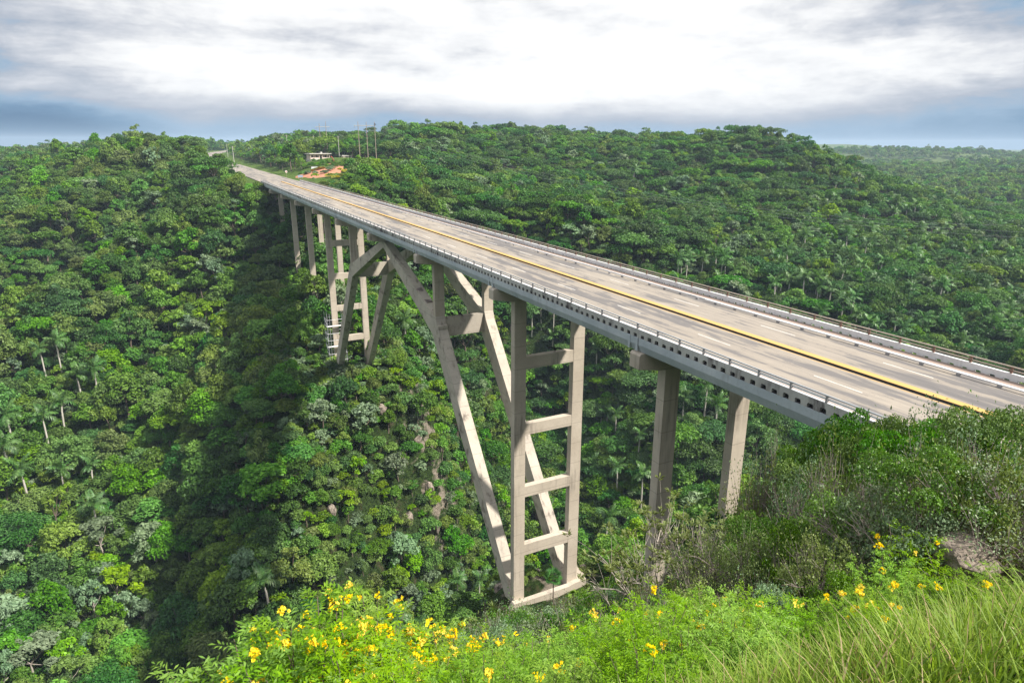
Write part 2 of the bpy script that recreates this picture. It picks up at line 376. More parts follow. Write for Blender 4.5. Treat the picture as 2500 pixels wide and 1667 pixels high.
# ------------------------------------------------------------------ terrain
CTRL = [(-153.8,598.4,1.8),(-114.8,513.4,2.6),(-94.5,465.5,4.6),(-82.4,436.5,6.5),(-69.2,412.5,9.3),(-57.6,398.1,10.2),(-29.0,388.3,12.7),(-24.3,383.1,6.6),(-20.1,367.9,1.1),(-115.3,351.3,-23.1),(-130.6,450.2,-11.5),(-75.6,321.7,-12.2),(-78.9,376.6,-2.3),(-48.3,348.3,-4.0),(-49.2,303.3,-15.6),(-35.4,318.4,-7.1),(-99.3,288.1,-44.9),(-85.7,300.4,-36.8),(-59.0,309.9,-21.7),(-39.6,320.4,-10.7),(-92.4,245.7,-56.6),(-80.8,257.7,-52.3),(-66.0,269.3,-44.8),(-51.0,278.2,-36.4),(-34.8,286.4,-22.0),(-93.4,210.9,-38.5),(-82.8,223.0,-34.0),(-70.4,234.8,-27.8),(-56.2,246.0,-20.6),(-36.9,254.4,-9.7),(-19.3,262.7,-0.3),(-12.0,252.0,-1.0),(-9.0,242.0,-4.0),(-58.0,212.8,-41.9),(-59.1,174.6,-60.4),(-60.0,145.4,-75.0),(-60.5,120.1,-85.8),(-60.5,98.9,-91.8),(-81.8,189.7,-54.7),(-90.5,167.4,-65.2),(-85.7,124.3,-80.5),(-79.8,87.5,-83.7),(-69.8,85.0,-85.9),(-13.7,215.1,-24.2),(-16.7,197.3,-33.7),(-20.0,175.5,-40.8),(-23.4,149.7,-44.7),(-26.3,129.9,-50.6),(-30.9,125.2,-60.0),(-37.7,123.4,-69.2),(-43.3,117.4,-76.1),(-49.1,113.1,-87.4),(-29.8,114.1,-67.1),(-33.0,99.2,-81.3),(-35.1,89.3,-90.8),(-15.0,133.6,-49.8),(-20.4,109.1,-63.0),(-6.9,120.0,-58.8),(-11.5,105.7,-75.6),(-15.2,94.1,-89.3),(16.0,133.6,-49.7),(17.2,120.6,-70.7),(15.8,114.7,-88.3),(5.2,103.5,-96.2),(44.5,166.9,-75.4),(30.5,127.2,-95.7),(62.7,191.8,-60.9),(90.0,185.8,-89.7),(57.8,128.2,-103.3),(96.1,146.2,-94.7),(62.2,96.7,-102.5),(93.4,107.3,-78.1),(64.7,65.7,-72.4),(-40.0,80.0,-103.0),(0.0,78.0,-104.0),(40.0,88.0,-104.0),(-90.0,70.0,-98.0),(90.0,95.0,-102.0),(-160.0,60.0,-100.0),(150.0,60.0,-92.0),(-4.0,171.0,-34.0),(5.0,171.0,-33.0),(-4.0,199.5,-30.0),(5.0,199.5,-27.0),(0.0,228.0,-10.0),(6.0,228.0,-7.0),(0.0,250.0,-1.5),(0.0,262.0,2.2),(-4.0,142.5,-43.8),(5.0,142.5,-44.2),(0.0,138.0,-46.0),(-14.0,146.0,-44.0),(-5.0,29.0,-44.2),(6.0,29.0,-44.2),(0.0,34.0,-44.0),(0.0,24.5,-45.5),(8.0,32.0,-44.5),(-6.0,33.0,-46.0),(-10.0,38.0,-56.0),(3.0,44.0,-58.0),(14.0,42.0,-58.0),(-4.0,0.0,-25.0),(5.0,0.0,-19.0),(-4.0,-28.5,-8.0),(5.0,-28.5,-6.0),(0.0,-50.0,1.2),(0.0,-60.0,2.4),(0.0,-90.0,2.6),(18.0,-60.0,2.0),(40.0,-70.0,6.0),(-9.0,-60.0,2.4),(-9.0,-90.0,2.6),(9.0,-90.0,2.6),(20.0,-28.0,-12.0),(24.0,0.0,-28.0),(30.0,30.0,-52.0),(60.0,-20.0,-30.0),(60.0,20.0,-58.0),(100.0,-30.0,-38.0),(-40.1,-41.6,16.7),(-43.0,-47.0,17.6),(-50.0,-60.0,20.0),(-60.0,-80.0,24.0),(-80.0,-120.0,30.0),(-120.0,-60.0,16.0),(-80.0,-40.0,10.0),(-38.7,-38.9,14.6),(-37.8,-37.1,12.4),(-36.9,-35.4,10.7),(-35.6,-32.7,8.0),(-31.0,-23.8,-0.6),(-21.9,-6.0,-17.0),(-12.9,11.9,-32.0),(-39.8,-38.6,14.4),(-39.7,-36.6,12.2),(-39.5,-34.6,10.6),(-39.3,-32.6,8.6),(-38.9,-27.6,3.0),(-37.5,-11.7,-18.0),(-34.9,18.2,-55.0),(-32.7,43.1,-82.0),(-40.9,-38.7,14.2),(-41.7,-35.8,11.0),(-42.4,-32.9,7.2),(-45.3,-22.3,-8.0),(-53.0,6.7,-50.0),(-62.1,40.5,-85.0),(-38.1,-39.4,15.0),(-36.8,-37.9,12.9),(-35.4,-36.4,11.5),(-33.4,-34.2,9.2),(-30.7,-31.2,6.0),(-26.7,-26.7,1.2),(-23.4,-23.0,-3.5),(-13.3,-11.9,-15.0),(-37.8,-39.7,15.3),(-36.3,-38.4,13.3),(-34.7,-37.1,12.0),(-32.4,-35.2,10.2),(-29.4,-32.6,7.8),(-24.8,-28.7,3.4),(-18.7,-23.6,-2.0),(-9.5,-15.9,-11.0),(-37.6,-40.0,15.6),(-35.9,-38.9,13.9),(-33.3,-37.4,12.2),(-30.8,-35.8,10.5),(-27.4,-33.6,8.6),(-23.1,-31.0,5.7),(-16.4,-26.8,1.2),(-9.6,-22.5,-3.5),(-37.3,-40.6,15.9),(-34.5,-39.5,14.5),(-32.6,-38.9,13.3),(-29.8,-37.8,12.1),(-26.0,-36.5,10.1),(-21.3,-34.8,7.9),(-11.9,-31.3,2.5),(-36.1,-41.2,16.4),(-30.1,-40.7,14.0),(-20.2,-39.8,9.5),(-10.2,-39.0,4.5),(-35.4,-43.3,16.8),(-26.0,-46.7,13.6),(-11.9,-51.9,6.0),(-44.4,-39.1,14.5),(-53.1,-34.1,6.0),(-74.7,-21.6,-20.0),(12.0,270.0,2.6),(-10.0,270.0,2.6),(0.0,300.0,2.7),(14.0,300.0,2.8),(0.0,360.0,2.9),(15.0,360.0,3.4),(-12.0,330.0,5.0),(5.0,440.0,3.2),(-15.0,400.0,14.0),(4.0,520.0,4.0),(2.0,640.0,5.5),(22.0,268.0,3.0),(40.0,262.0,1.0),(30.0,300.0,6.0),(22.0,318.0,5.5),(42.0,380.0,11.5),(60.0,372.0,12.0),(34.0,350.0,8.5),(66.0,360.0,12.0),(85.0,375.0,13.0),(30.0,400.0,9.0),(74.1,383.3,11.2),(68.1,467.0,18.8),(127.0,408.4,17.1),(203.4,462.7,19.0),(291.3,505.9,19.6),(341.0,472.6,16.6),(359.3,406.2,14.8),(367.1,342.9,17.8),(366.5,321.3,15.1),(357.7,293.4,7.6),(367.1,281.8,-1.0),(384.0,259.4,-10.6),(432.7,258.5,-22.0),(505.7,252.6,-33.5),(536.5,236.1,-41.5),(54.6,274.5,-2.8),(69.9,256.8,-8.3),(95.3,324.2,1.8),(129.4,309.6,-3.0),(81.4,232.7,-14.9),(127.2,254.4,-13.9),(183.0,326.0,-4.3),(105.9,197.3,-29.4),(228.8,319.2,-7.4),(178.7,231.6,-24.9),(267.4,300.6,-7.3),(252.2,245.9,-17.2),(182.8,173.8,-38.9),(162.2,152.0,-48.4),(290.8,233.0,-17.5),(244.8,178.5,-35.6),(200.3,120.7,-49.3),(294.3,178.0,-36.4),(266.9,126.5,-47.7),(215.8,94.8,-57.2),(340.0,137.2,-45.0),(215.7,72.2,-59.1),(260.1,95.4,-53.8),(41.1,653.7,11.1),(34.5,855.3,10.1),(-357.9,582.1,-2.0),(-221.7,314.8,-10.0),(-153.6,181.2,-45.0),(-256.4,624.1,-2.0),(-163.7,338.8,-10.0),(-117.4,196.2,-45.0),(-682.9,724.5,-6.0),(-1068.6,1184.1,-14.0),(-509.6,841.4,-6.0),(-791.3,1371.1,-14.0),(-382.1,898.1,-6.0),(-587.3,1461.9,-14.0),(-265.1,932.8,-6.0),(-400.0,1517.4,-14.0),(-179.3,948.7,0.0),(-262.8,1542.8,-14.0),(-40.1,958.4,12.0),(133.5,943.2,12.0),(301.9,898.1,12.0),(459.9,824.4,12.0),(602.7,724.5,12.0),(725.9,601.2,-30.0),(-181.5,99.8,-95.0),(-322.9,241.3,-40.0),(-322.0,61.0,-98.0),(-603.9,163.6,-60.0),(353.8,27.9,-45.0),(747.7,97.3,-60.0),(156.9,-6.9,-30.0),(109.3,-54.7,0.0),(-140.1,-214.8,25.0),(-340.1,-561.2,20.0),(-213.3,-141.6,25.0),(-559.7,-341.6,20.0),(-240.1,-41.6,25.0),(-640.1,-41.6,20.0),(156.9,-76.3,25.0),(550.8,-145.8,20.0),(113.1,-170.1,25.0),(419.5,-427.3,20.0),(28.3,-229.5,25.0),(165.1,-605.4,20.0),(-40.1,-1841.6,0.0),(-655.7,-1733.0,0.0),(-1197.1,-1420.5,0.0),(-1598.9,-941.6,0.0),(-1812.8,-354.2,0.0),(-1812.8,271.0,0.0),(-1598.9,858.4,0.0),(-1197.1,1337.3,-30.0),(-655.7,1649.9,-30.0),(-40.1,1758.4,0.0),(575.5,1649.9,0.0),(1116.9,1337.3,0.0),(1518.7,858.4,-45.0),(1732.6,271.0,-45.0),(1732.6,-354.2,0.0),(1518.7,-941.6,0.0),(1116.9,-1420.5,0.0),(575.5,-1733.0,0.0),(-40.1,-3541.6,0.0),(-1237.2,-3330.5,0.0),(-2289.9,-2722.7,0.0),(-3071.2,-1791.6,0.0),(-3486.9,-649.4,0.0),(-3486.9,566.2,0.0),(-3071.2,1708.4,0.0),(-2289.9,2639.6,-30.0),(-1237.2,3247.3,-30.0),(-40.1,3458.4,0.0),(1157.0,3247.3,0.0),(2209.7,2639.6,0.0),(2991.0,1708.4,-45.0),(3406.7,566.2,-45.0),(3406.7,-649.4,0.0),(2991.0,-1791.6,0.0),(2209.7,-2722.7,0.0),(1157.0,-3330.5,0.0),(-40.1,-7041.6,0.0),(-2434.2,-6619.4,0.0),(-4539.6,-5403.9,0.0),(-6102.3,-3541.6,0.0),(-6933.8,-1257.1,0.0),(-6933.8,1173.9,0.0),(-6102.3,3458.4,0.0),(-4539.6,5320.7,-30.0),(-2434.2,6536.3,-30.0),(-40.1,6958.4,0.0),(2354.0,6536.3,0.0),(4459.4,5320.7,0.0),(6022.1,3458.4,-45.0),(6853.6,1173.9,-45.0),(6853.6,-1257.1,0.0),(6022.1,-3541.6,0.0),(4459.4,-5403.9,0.0),(2354.0,-6619.4,0.0),(3397.2,2862.7,14.3),(2963.8,2285.8,5.7),(2797.9,2006.8,16.8),(2696.1,1803.2,3.3),(2485.4,1577.6,-9.4),(1966.3,1449.8,-24.4),(1823.2,1471.1,-29.1),(1682.7,974.3,0.5),(1792.2,984.5,-2.6),(1572.9,962.5,-5.0),(1210.0,787.4,-26.0),(939.4,561.0,-25.6),(1145.0,604.9,-22.0),(1479.5,720.5,-17.5),(5263.5,2764.1,-9.0),(5322.8,2649.1,-11.1),(3887.2,2155.2,-26.8),(676.3,415.8,-32.7),(785.8,427.9,-31.2),(855.3,403.6,-26.8),(0.0,780.0,7.4),(20.0,900.0,7.8),(45.0,1080.0,8.0),(80.0,1200.0,9.0)]

CTRL = np.array(CTRL, dtype=float)


def emb(x, y):
    dx, dy = x-CAM[0], y-CAM[1]
    R = np.hypot(dx, dy)
    k = 1.0/np.maximum(R, 1e-6)
    q = np.minimum(R/6.0, 1.0)                      # the pole itself is one point
    return np.stack([dx*k*q, dy*k*q, np.log(R+6.0)], -1)


def _phi(a, b):
    d2 = ((a[:, None, :]-b[None, :, :])**2).sum(-1)
    return np.where(d2 > 1e-14, 0.5*d2*np.log(np.maximum(d2, 1e-14)), 0.0)

_E = emb(CTRL[:, 0], CTRL[:, 1])
_n = len(CTRL)
_A = np.zeros((_n+4, _n+4))
_A[:_n, :_n] = _phi(_E, _E) + np.eye(_n)*2e-4
_A[:_n, _n] = 1; _A[:_n, _n+1:] = _E
_A[_n:, :_n] = _A[:_n, _n:].T
_W = np.linalg.solve(_A, np.concatenate([CTRL[:, 2], np.zeros(4)]))


def vnoise(x, y, seed):
    xi, yi = np.floor(x).astype(np.int64), np.floor(y).astype(np.int64)
    fx, fy = x-xi, y-yi
    fx, fy = fx*fx*(3-2*fx), fy*fy*(3-2*fy)
    def h(i, j):
        v = (i*374761393 + j*668265263 + seed*974634541) & 0xffffffff
        v = ((v ^ (v >> 13))*1274126177) & 0xffffffff
        return ((v ^ (v >> 16)) & 0xffff)/65535.0
    return (h(xi, yi)*(1-fx)+h(xi+1, yi)*fx)*(1-fy) + (h(xi, yi+1)*(1-fx)+h(xi+1, yi+1)*fx)*fy - 0.5

ROAD = np.array([(1,256.4,3.08),(1,300,3.0),(1,340,3.0),(1,380,3.0),(0.5,430,3.1),(-1,490,3.6),(-3,560,4.4),(-4,650,5.9),(1,760,7.6),(12,850,8.3),(30,960,8.7),(52,1080,9.2),(76,1180,10.0)])


def road_dist(x, y):
    """distance to the road axis and the road's height there"""
    best = np.full(x.shape, 1e9); zz = np.zeros(x.shape)
    P = np.concatenate([np.array([(1, -200, 3.08), (1, -58, 3.08)]), ROAD])
    for a, b in zip(P[:-1], P[1:]):
        if a[1] == -58: continue
        d = b[:2]-a[:2]; L2 = (d**2).sum()
        tt = np.clip(((x-a[0])*d[0]+(y-a[1])*d[1])/L2, 0, 1)
        dist = np.hypot(x-a[0]-tt*d[0], y-a[1]-tt*d[1])
        z = a[2]+tt*(b[2]-a[2])
        m = dist < best
        best = np.where(m, dist, best); zz = np.where(m, z, zz)
    return best, zz


def height(x, y):
    x = np.atleast_1d(np.asarray(x, float)).ravel(); y = np.atleast_1d(np.asarray(y, float)).ravel()
    out = np.empty(len(x))
    for i in range(0, len(x), 20000):
        e = emb(x[i:i+20000], y[i:i+20000])
        out[i:i+20000] = _phi(e, _E) @ _W[:_n] + _W[_n] + e @ _W[_n+1:]
    R = np.hypot(x-CAM[0], y-CAM[1])
    amp = np.clip((R-70)/120, 0, 1)
    pier = np.exp(-((np.minimum(np.abs(x-1), 40)-4).clip(0)/14)**2) * (np.abs(y-100) < 180)
    amp = amp*(1-pier)
    out += amp*(7.0*vnoise(x/55+3.3, y/55+8.1, 1) + 3.5*vnoise(x/23, y/23, 2)) * np.clip(400/np.maximum(R, 1), 0.5, 1)
    out += np.clip((R-900)/1200, 0, 1)*(13*vnoise(x/330+1.7, y/330, 5) + 6*vnoise(x/140, y/140, 6))
    out += 0.35*np.clip(R/15-0.2, 0, 1)*vnoise(x/3.1, y/3.1, 3)
    d, z = road_dist(x, y)
    k = np.clip((d-9.5)/16, 0, 1); k = k*k*(3-2*k)
    out = (z-0.30)*(1-k) + out*k
    return out


def ht(x, y):
    return float(height([x], [y])[0])


def axis(lo, hi, step, far_lo, far_hi, grow=1.10):
    a = list(np.arange(lo, hi+0.1, step))
    s = step
    while a[-1] < far_hi:
        s *= grow; a.append(a[-1]+s)
    s = step
    while a[0] > far_lo:
        s *= grow; a.insert(0, a[0]-s)
    return np.array(a)

gx = axis(-140, 260, 3.0, -7000, 9000, 1.07)
gy = axis(-70, 330, 3.0, -4000, 9000, 1.07)
GX, GY = np.meshgrid(gx, gy)
GZ = height(GX, GY).reshape(GX.shape)
nx, ny = len(gx), len(gy)
idx = np.arange(nx*ny).reshape(ny, nx)
GF = np.stack([idx[:-1, :-1], idx[:-1, 1:], idx[1:, 1:], idx[1:, :-1]], -1).reshape(-1, 4)
GV = np.stack([GX, GY, GZ], -1).reshape(-1, 3)


def gz(x, y):
    """height of the ground sheet itself (bilinear on its grid)"""
    x = np.atleast_1d(np.asarray(x, float)); y = np.atleast_1d(np.asarray(y, float))
    i = np.clip(np.searchsorted(gx, x)-1, 0, nx-2); j = np.clip(np.searchsorted(gy, y)-1, 0, ny-2)
    fx = (x-gx[i])/(gx[i+1]-gx[i]); fy = (y-gy[j])/(gy[j+1]-gy[j])
    return (GZ[j, i]*(1-fx)+GZ[j, i+1]*fx)*(1-fy) + (GZ[j+1, i]*(1-fx)+GZ[j+1, i+1]*fx)*fy


def project(P):
    P = np.atleast_2d(P)
    d = P-CAM
    z = d @ _f
    return 1250+FPX*(d @ _r)/z, 833.5-FPX*(d @ _u)/z, z


def at_px(x, y, h=0.0, r0=3.0, r1=6000.0):
    """the ground spot below the point that stands h above the ground on the sight line through photo pixel x, y"""
    d = _f + _r*(x-1250)/FPX + _u*(833.5-y)/FPX
    d = d/math.hypot(d[0], d[1])
    R = np.exp(np.linspace(math.log(r0), math.log(r1), 2500))
    P = CAM[None, :] + d[None, :]*R[:, None]
    g = gz(P[:, 0], P[:, 1])+h
    b = np.nonzero(P[:, 2] < g)[0]
    i = b[0] if len(b) else len(R)-1
    return P[i, 0], P[i, 1], float(gz(P[i, 0], P[i, 1])[0]), float(R[i])

# masks: lawn round the house and along the far road, bare rock on the cliffs
def lawn_mask(x, y):
    d, _ = road_dist(x, y)
    verge = np.clip(1-(d-14)/8, 0, 1)*(y > 250)
    knoll = np.exp(-(((x-48)/30)**2 + ((y-355)/36)**2)**1.5)
    gard = np.exp(-(((x-27)/17)**2 + ((y-288)/32)**2)**2)
    rd = np.hypot(x-CAM[0], y-CAM[1])
    return np.clip(np.maximum(np.maximum(verge, knoll*1.4), gard*1.4), 0, 1)

def rock_mask(x, y):
    cl = 0.55*np.exp(-(((x-17)/9)**2 + ((y-124)/20)**2))
    l2 = 0.62*np.exp(-(((x-4)/9)**2 + ((y-32)/7)**2))
    l3 = np.exp(-(((x-5)/18)**2 + ((y-236)/14)**2))
    return np.clip(cl+l2+0.6*l3, 0, 1)

def ground_mat():
    m, t, b = principled('hill_ground', 0.95, 0.1)
    pos = t.n('ShaderNodeNewGeometry').outputs['Position']
    lawn = t.n('ShaderNodeAttribute', attribute_name='lawn').outputs['Fac']
    rock = t.n('ShaderNodeAttribute', attribute_name='rock').outputs['Fac']
    n = t.noise(pos, 0.35, 6.0, 0.65)
    big = t.noise(pos, 0.012, 5.0, 0.6)
    under = t.mix(t.maprange(t.noise(pos, 1.1, 7.0, 0.75), 0.34, 0.68), (0.012, 0.024, 0.007), (0.060, 0.100, 0.024))
    under = t.mix(t.maprange(n, 0.52, 0.70), under, (0.085, 0.075, 0.040))
    far = t.mix(t.maprange(t.noise(pos, 0.09, 6.0, 0.7), 0.3, 0.7), (0.050, 0.085, 0.024), (0.135, 0.180, 0.055))  # far ground kept paler, distance haze partly put into its colour
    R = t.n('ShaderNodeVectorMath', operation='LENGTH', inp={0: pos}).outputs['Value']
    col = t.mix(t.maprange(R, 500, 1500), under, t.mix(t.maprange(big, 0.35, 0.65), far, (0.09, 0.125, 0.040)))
    grass = t.mix(t.noise(pos, 0.5, 6.0, 0.7), (0.050, 0.105, 0.018), (0.135, 0.195, 0.040))
    col = t.mix(t.maprange(t.math('ADD', lawn, t.math('MULTIPLY', n, 0.5)), 0.55, 0.95), col, grass)
    rk = t.mix(t.noise(pos, 0.8, 7.0, 0.7), (0.16, 0.13, 0.10), (0.46, 0.39, 0.31))
    rm = t.maprange(t.math('ADD', t.math('MULTIPLY', rock, 0.55), t.math('MULTIPLY', t.noise(pos, 0.28, 4.0, 0.6), 0.9)), 0.66, 0.80)
    col = t.mix(rm, col, rk)
    t.t.links.new(col, b.inputs['Base Color'])
    bp = t.n('ShaderNodeBump', inp={'Strength': 1.0, 'Distance': 1.6, 'Height': t.noise(pos, 0.9, 8.0, 0.75)})
    t.t.links.new(bp.outputs[0], b.inputs['Normal'])
    return m

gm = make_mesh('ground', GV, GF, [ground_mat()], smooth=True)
for nm, fn in (('lawn', lawn_mask), ('rock', rock_mask)):
    a = gm.attributes.new(nm, 'FLOAT', 'POINT')
    a.data.foreach_set('value', fn(GV[:, 0], GV[:, 1]).astype(np.float32))
tag(link('ground', gm), kind='structure')

# ------------------------------------------------------------------ road beyond the far end of the bridge
def ribbon(path, offs0, offs1, dz, sub=6):
    P = []
    for a, b in zip(path[:-1], path[1:]):
        for k in range(sub): P.append(a+(b-a)*k/sub)
    P.append(path[-1]); P = np.array(P)
    d = np.gradient(P[:, :2], axis=0); d /= np.linalg.norm(d, axis=1)[:, None]
    nrm = np.stack([d[:, 1], -d[:, 0]], -1)
    A = np.column_stack([P[:, :2]+nrm*offs0, P[:, 2]+dz]); B = np.column_stack([P[:, :2]+nrm*offs1, P[:, 2]+dz])
    n = len(P)
    V = np.concatenate([A, B]); i = np.arange(n-1)
    return V, np.stack([i, n+i, n+i+1, i+1], -1)

V, F = ribbon(ROAD, -7.8, 7.8, 0.0)
tag(link('road', make_mesh('road', V, F, [M_ASPH])), kind='structure')
ROADN = np.array([(1, -200, 3.08), (1, -57.2, 3.08)])
V, F = ribbon(ROADN, -7.8, 7.8, 0.0, 10)
tag(link('road', make_mesh('near_road', V, F, [M_ASPH])), kind='structure')

# ================================================================== the bridge
D = 28.5
K0, K1 = -2, 9                                    # abutments at K0*D and K1*D
YB, YE = K0*D, K1*D - 0.1
XL, XR = -7.05, 8.90
ZR = 3.10                                          # road level
bridge = empty('concrete_bridge', (0, 0, 0))
tag(bridge, 'long high concrete road bridge on slanted arch legs and tall paired columns across the valley', 'bridge')

# --- superstructure, one length of girder per span with open joints over the piers
def girder_poly():
    return [(-7.05, 2.985), (-7.05, 2.40), (-6.78, 1.75), (-5.5, 1.75), (-5.15, 2.55), (-1.6, 2.55), (-1.35, 1.75), (-0.35, 1.75), (-0.1, 2.55),
            (1.95, 2.55), (2.2, 1.75), (3.2, 1.75), (3.45, 2.55), (7.0, 2.55), (7.35, 1.75), (8.63, 1.75), (8.90, 2.40), (8.90, 2.985)]
for k in range(K0, K1):
    y0, y1 = k*D+0.62, (k+1)*D+0.54
    if k == K0: y0 = YB
    if k == K1-1: y1 = YE
    g = MB().prism(girder_poly(), 'y', y0, y1).build('girder', M_GIRD, bridge)
    for xe in (-7.09, 8.88):                       # end diaphragms stand a little proud of the fascia
        for ya in (y0+0.02, y0+1.05):
            MB().box(xe, xe+0.06, ya, ya+0.28, 1.85, 2.96).build('diaphragm', M_GIRD, g)
MB().box(-6.99, 8.84, YB, YE, 2.99, 3.05).build('deck_slab', M_DARK, bridge)
# roadway sheet, walkways, kerbs
MB().box(-5.72, 7.45, YB, YE, 3.055, ZR).build('roadway', M_ASPH, bridge)
MB().box(7.62, 8.64, YB, YE, 3.055, 3.20).build('walkway', M_WALK, bridge)
MB().box(-6.79, -5.89, YB, YE, 3.055, 3.37).build('walkway', M_WALK, bridge)
MB().box(-6.798, -6.792, YB, YE, 3.055, 3.40).build('drain_shade_strip', M_DARK, bridge)  # dark strip added to paint the shade inside the drain openings
MB().box(7.455, 7.615, YB, YE, 3.055, 3.235).build('kerb', M_PARW, bridge, bevel=0.02)
MB().box(-5.885, -5.725, YB, YE, 3.055, 3.39).build('kerb', M_PARW, bridge, bevel=0.02)
# median and painted lines
MB().box(0.98, 1.62, YB, YE, ZR, ZR+0.17).build('median', M_YEL, bridge, bevel=0.015)
MB().box(0.945, 0.975, YB, YE, ZR, ZR+0.145).build('median_shade_strip', M_DARK, bridge)  # near-black strip paints the shade on the median's left side
MB().box(0.70, 0.80, YB, YE, ZR, ZR+0.004).build('painted_line', M_YEL, bridge)
MB().box(1.78, 1.86, YB, YE, ZR, ZR+0.004).build('painted_line', M_YEL, bridge)
dash = MB().box(-0.05, 0.05, 0, 3.7, 0, 0.004).mesh('lane_dash', M_WHT)
for x, o in ((-2.05, -4.7), (4.88, -16.6)):
    y = o - 11.6*8
    while y < YE-4:
        if y > YB: link('lane_dash', dash, bridge, (x, y, ZR))
        y += 11.6

# --- parapets: beams raised on short blocks so that drain holes open along the deck edge
def parapet(x0, x1, mat, mirror):
    par = None
    for k in range(K0, K1):
        y0, y1 = k*D+0.60, (k+1)*D+0.56
        if k == K0: y0 = YB
        if k == K1-1: y1 = YE
        mb = MB()
        n = int(round((y1-y0)/0.92))
        p = (y1-y0)/n
        for i in range(n):
            a = y0+i*p
            h = 0.30 + 0.02*((i*7) % 3)
            mb.prism([(a, 2.99), (a+0.235, 2.99), (a+0.235, 2.99+h-0.10), (a+0.285, 2.99+h), (a+p-0.285, 2.99+h), (a+p-0.235, 2.99+h-0.10),
                      (a+p-0.235, 2.99), (a+p, 2.99), (a+p, 3.68), (a, 3.68)], 'x', x0, x1)
        # crisp inner face panel joints
        o = mb.build('parapet', mat, bridge)
        o['part_of'] = 'deck edge'
parapet(XL+0.005, -6.80, M_PARA, False)
parapet(8.65, XR-0.005, M_PARW, True)
MB().box(XL+0.03, -6.79, YB, YE, 3.684, 3.70).build('coping', M_PARW, bridge)
MB().box(8.64, XR+0.01, YB, YE, 3.684, 3.70).build('coping', M_PARW, bridge)

# --- railings on the parapets
def post_mesh(mat, inward):
    mb = MB()
    s = inward
    mb.prism([(-0.075, 0), (0.075, 0), (0.06, 0.30), (0.085, 0.36), (0.085, 0.44), (-0.05, 0.44)], 'y', -0.06, 0.06)
    mb.box(0.05*s-0.05, 0.05*s+0.05, -0.13, 0.13, 0.16, 0.24)
    mb.box(0.02*s-0.06, 0.02*s+0.06, -0.14, 0.14, 0.39, 0.42)
    return mb.mesh('post', mat)
def railing(x, post_mat, rail_mat, y0, y1, s, bent=False):
    r = link('railing', MB().tube([(x, y0, 4.15), (x, y1, 4.15)], 0.055, 8).mesh('top_rail', rail_mat), bridge)
    MB().box(x+0.05*s-0.02, x+0.05*s+0.02, y0, y1, 3.86, 3.96).build('lower_rail', rail_mat, r)
    pm = post_mesh(post_mat, s)
    n = int((y1-y0)/2.62)
    for i in range(n+1):
        o = link('post', pm, r, (x, y0+0.3+i*2.62, 3.70))
    return r
OFF = (-12.2+57) % 2.62
railing(-6.95, M_STEEL, M_GALV, YB+OFF-0.3, YE, 1)
OFF = (-14.1+57) % 2.62
railing(8.78, M_RUST, M_RUSTL, YB+OFF-0.3, YE-0.5, -1)

# --- the low kerb rail on the far carriageway edge: whole near this end, broken to stubs further on
rail = link('kerb_rail', MB().box(6.84, 6.98, YB, 8.0, 3.30, 3.36).mesh('kerb_rail', M_PARW), bridge)
for a, b in ((10.6, 23.5), (31.5, 44.0), (60.0, 68.0)):
    MB().box(6.84, 6.96, a, b, 3.28, 3.33).build('rail_piece', M_STEEL, rail)
st = MB().box(-0.10, 0.10, -0.14, 0.14, 0, 0.20).mesh('stub_post', M_STEEL)
y = YB+0.6
i = 0
while y < 150:
    if y < 30 or (i*5) % 7 < 4:
        link('stub_post', st, rail, (6.91, y, ZR))
    y += 2.62; i += 1

# --- piers
CN, CF = (-4.39, -2.75), (4.36, 6.00)
def cap_mb(y):
    c = 0.16
    poly = [(-7.30, 0.40), (-7.30, 1.56), (-7.14, 1.735), (8.99, 1.735), (9.15, 1.56), (9.15, 0.40), (6.6, 0.0), (-5.0, 0.0)]
    return MB().prism(poly, 'y', y-0.03, y+1.28)
strut_levels = [(-7.46, -9.1), (-16.7, -18.25), (-25.85, -27.4), (-34.8, -36.5)]
bases = {-1: (-10, -10), 0: (-27, -21), 1: (-44.4, -44.6), 5: (-46, -47), 6: (-36, -36), 7: (-32, -31), 8: (-12.5, -11)}
legs_at = {2: -8.65, 4: -8.65}
for k in range(-1, 9):
    y = k*D
    nm = 'pier' if k not in (1, 5) else 'braced_pier'
    p = cap_mb(y).build(nm, M_CONC, bridge)
    if k == 3: continue                           # the crown of the arch carries this cap
    zb = bases.get(k, (legs_at.get(k), legs_at.get(k)))
    for (xa, xb), z in zip((CN, CF), zb):
        MB().box(xa, xb, y+0.002, y+1.0, z, 0.0).build('column', M_CONC, p)
    if k in (1, 5):
        dz = 0 if k == 1 else 0.4
        for a, b in strut_levels:
            MB().box(CN[1], CF[0], y+0.03, y+0.9, b+dz, a+dz).build('strut', M_CONC, p)
# footing of the near braced pier
p = bpy.data.objects.get('braced_pier')
MB().prism([(-5.4, -48), (-5.4, -44.3), (-4.7, -43.3), (-2.5, -43.45), (4.3, -43.4), (5.0, -43.2), (7.2, -43.0), (7.6, -48)], 'y', 27.7, 28.48).build('footing_wall', M_CONC, p)
MB().prism([(6.003, -46.5), (6.003, -43.0), (7.3, -42.7), (7.9, -46.5)], 'y', 28.49, 30.8).build('footing_block', M_CONC, p)
# abutments
for yy, s in ((YB, -1), (YE, 1)):
    MB().box(-7.0, 8.85, min(yy+0.05*s, yy+2.5*s), max(yy+0.05*s, yy+2.5*s), -7, 3.04).build('abutment', M_CONC, bridge)

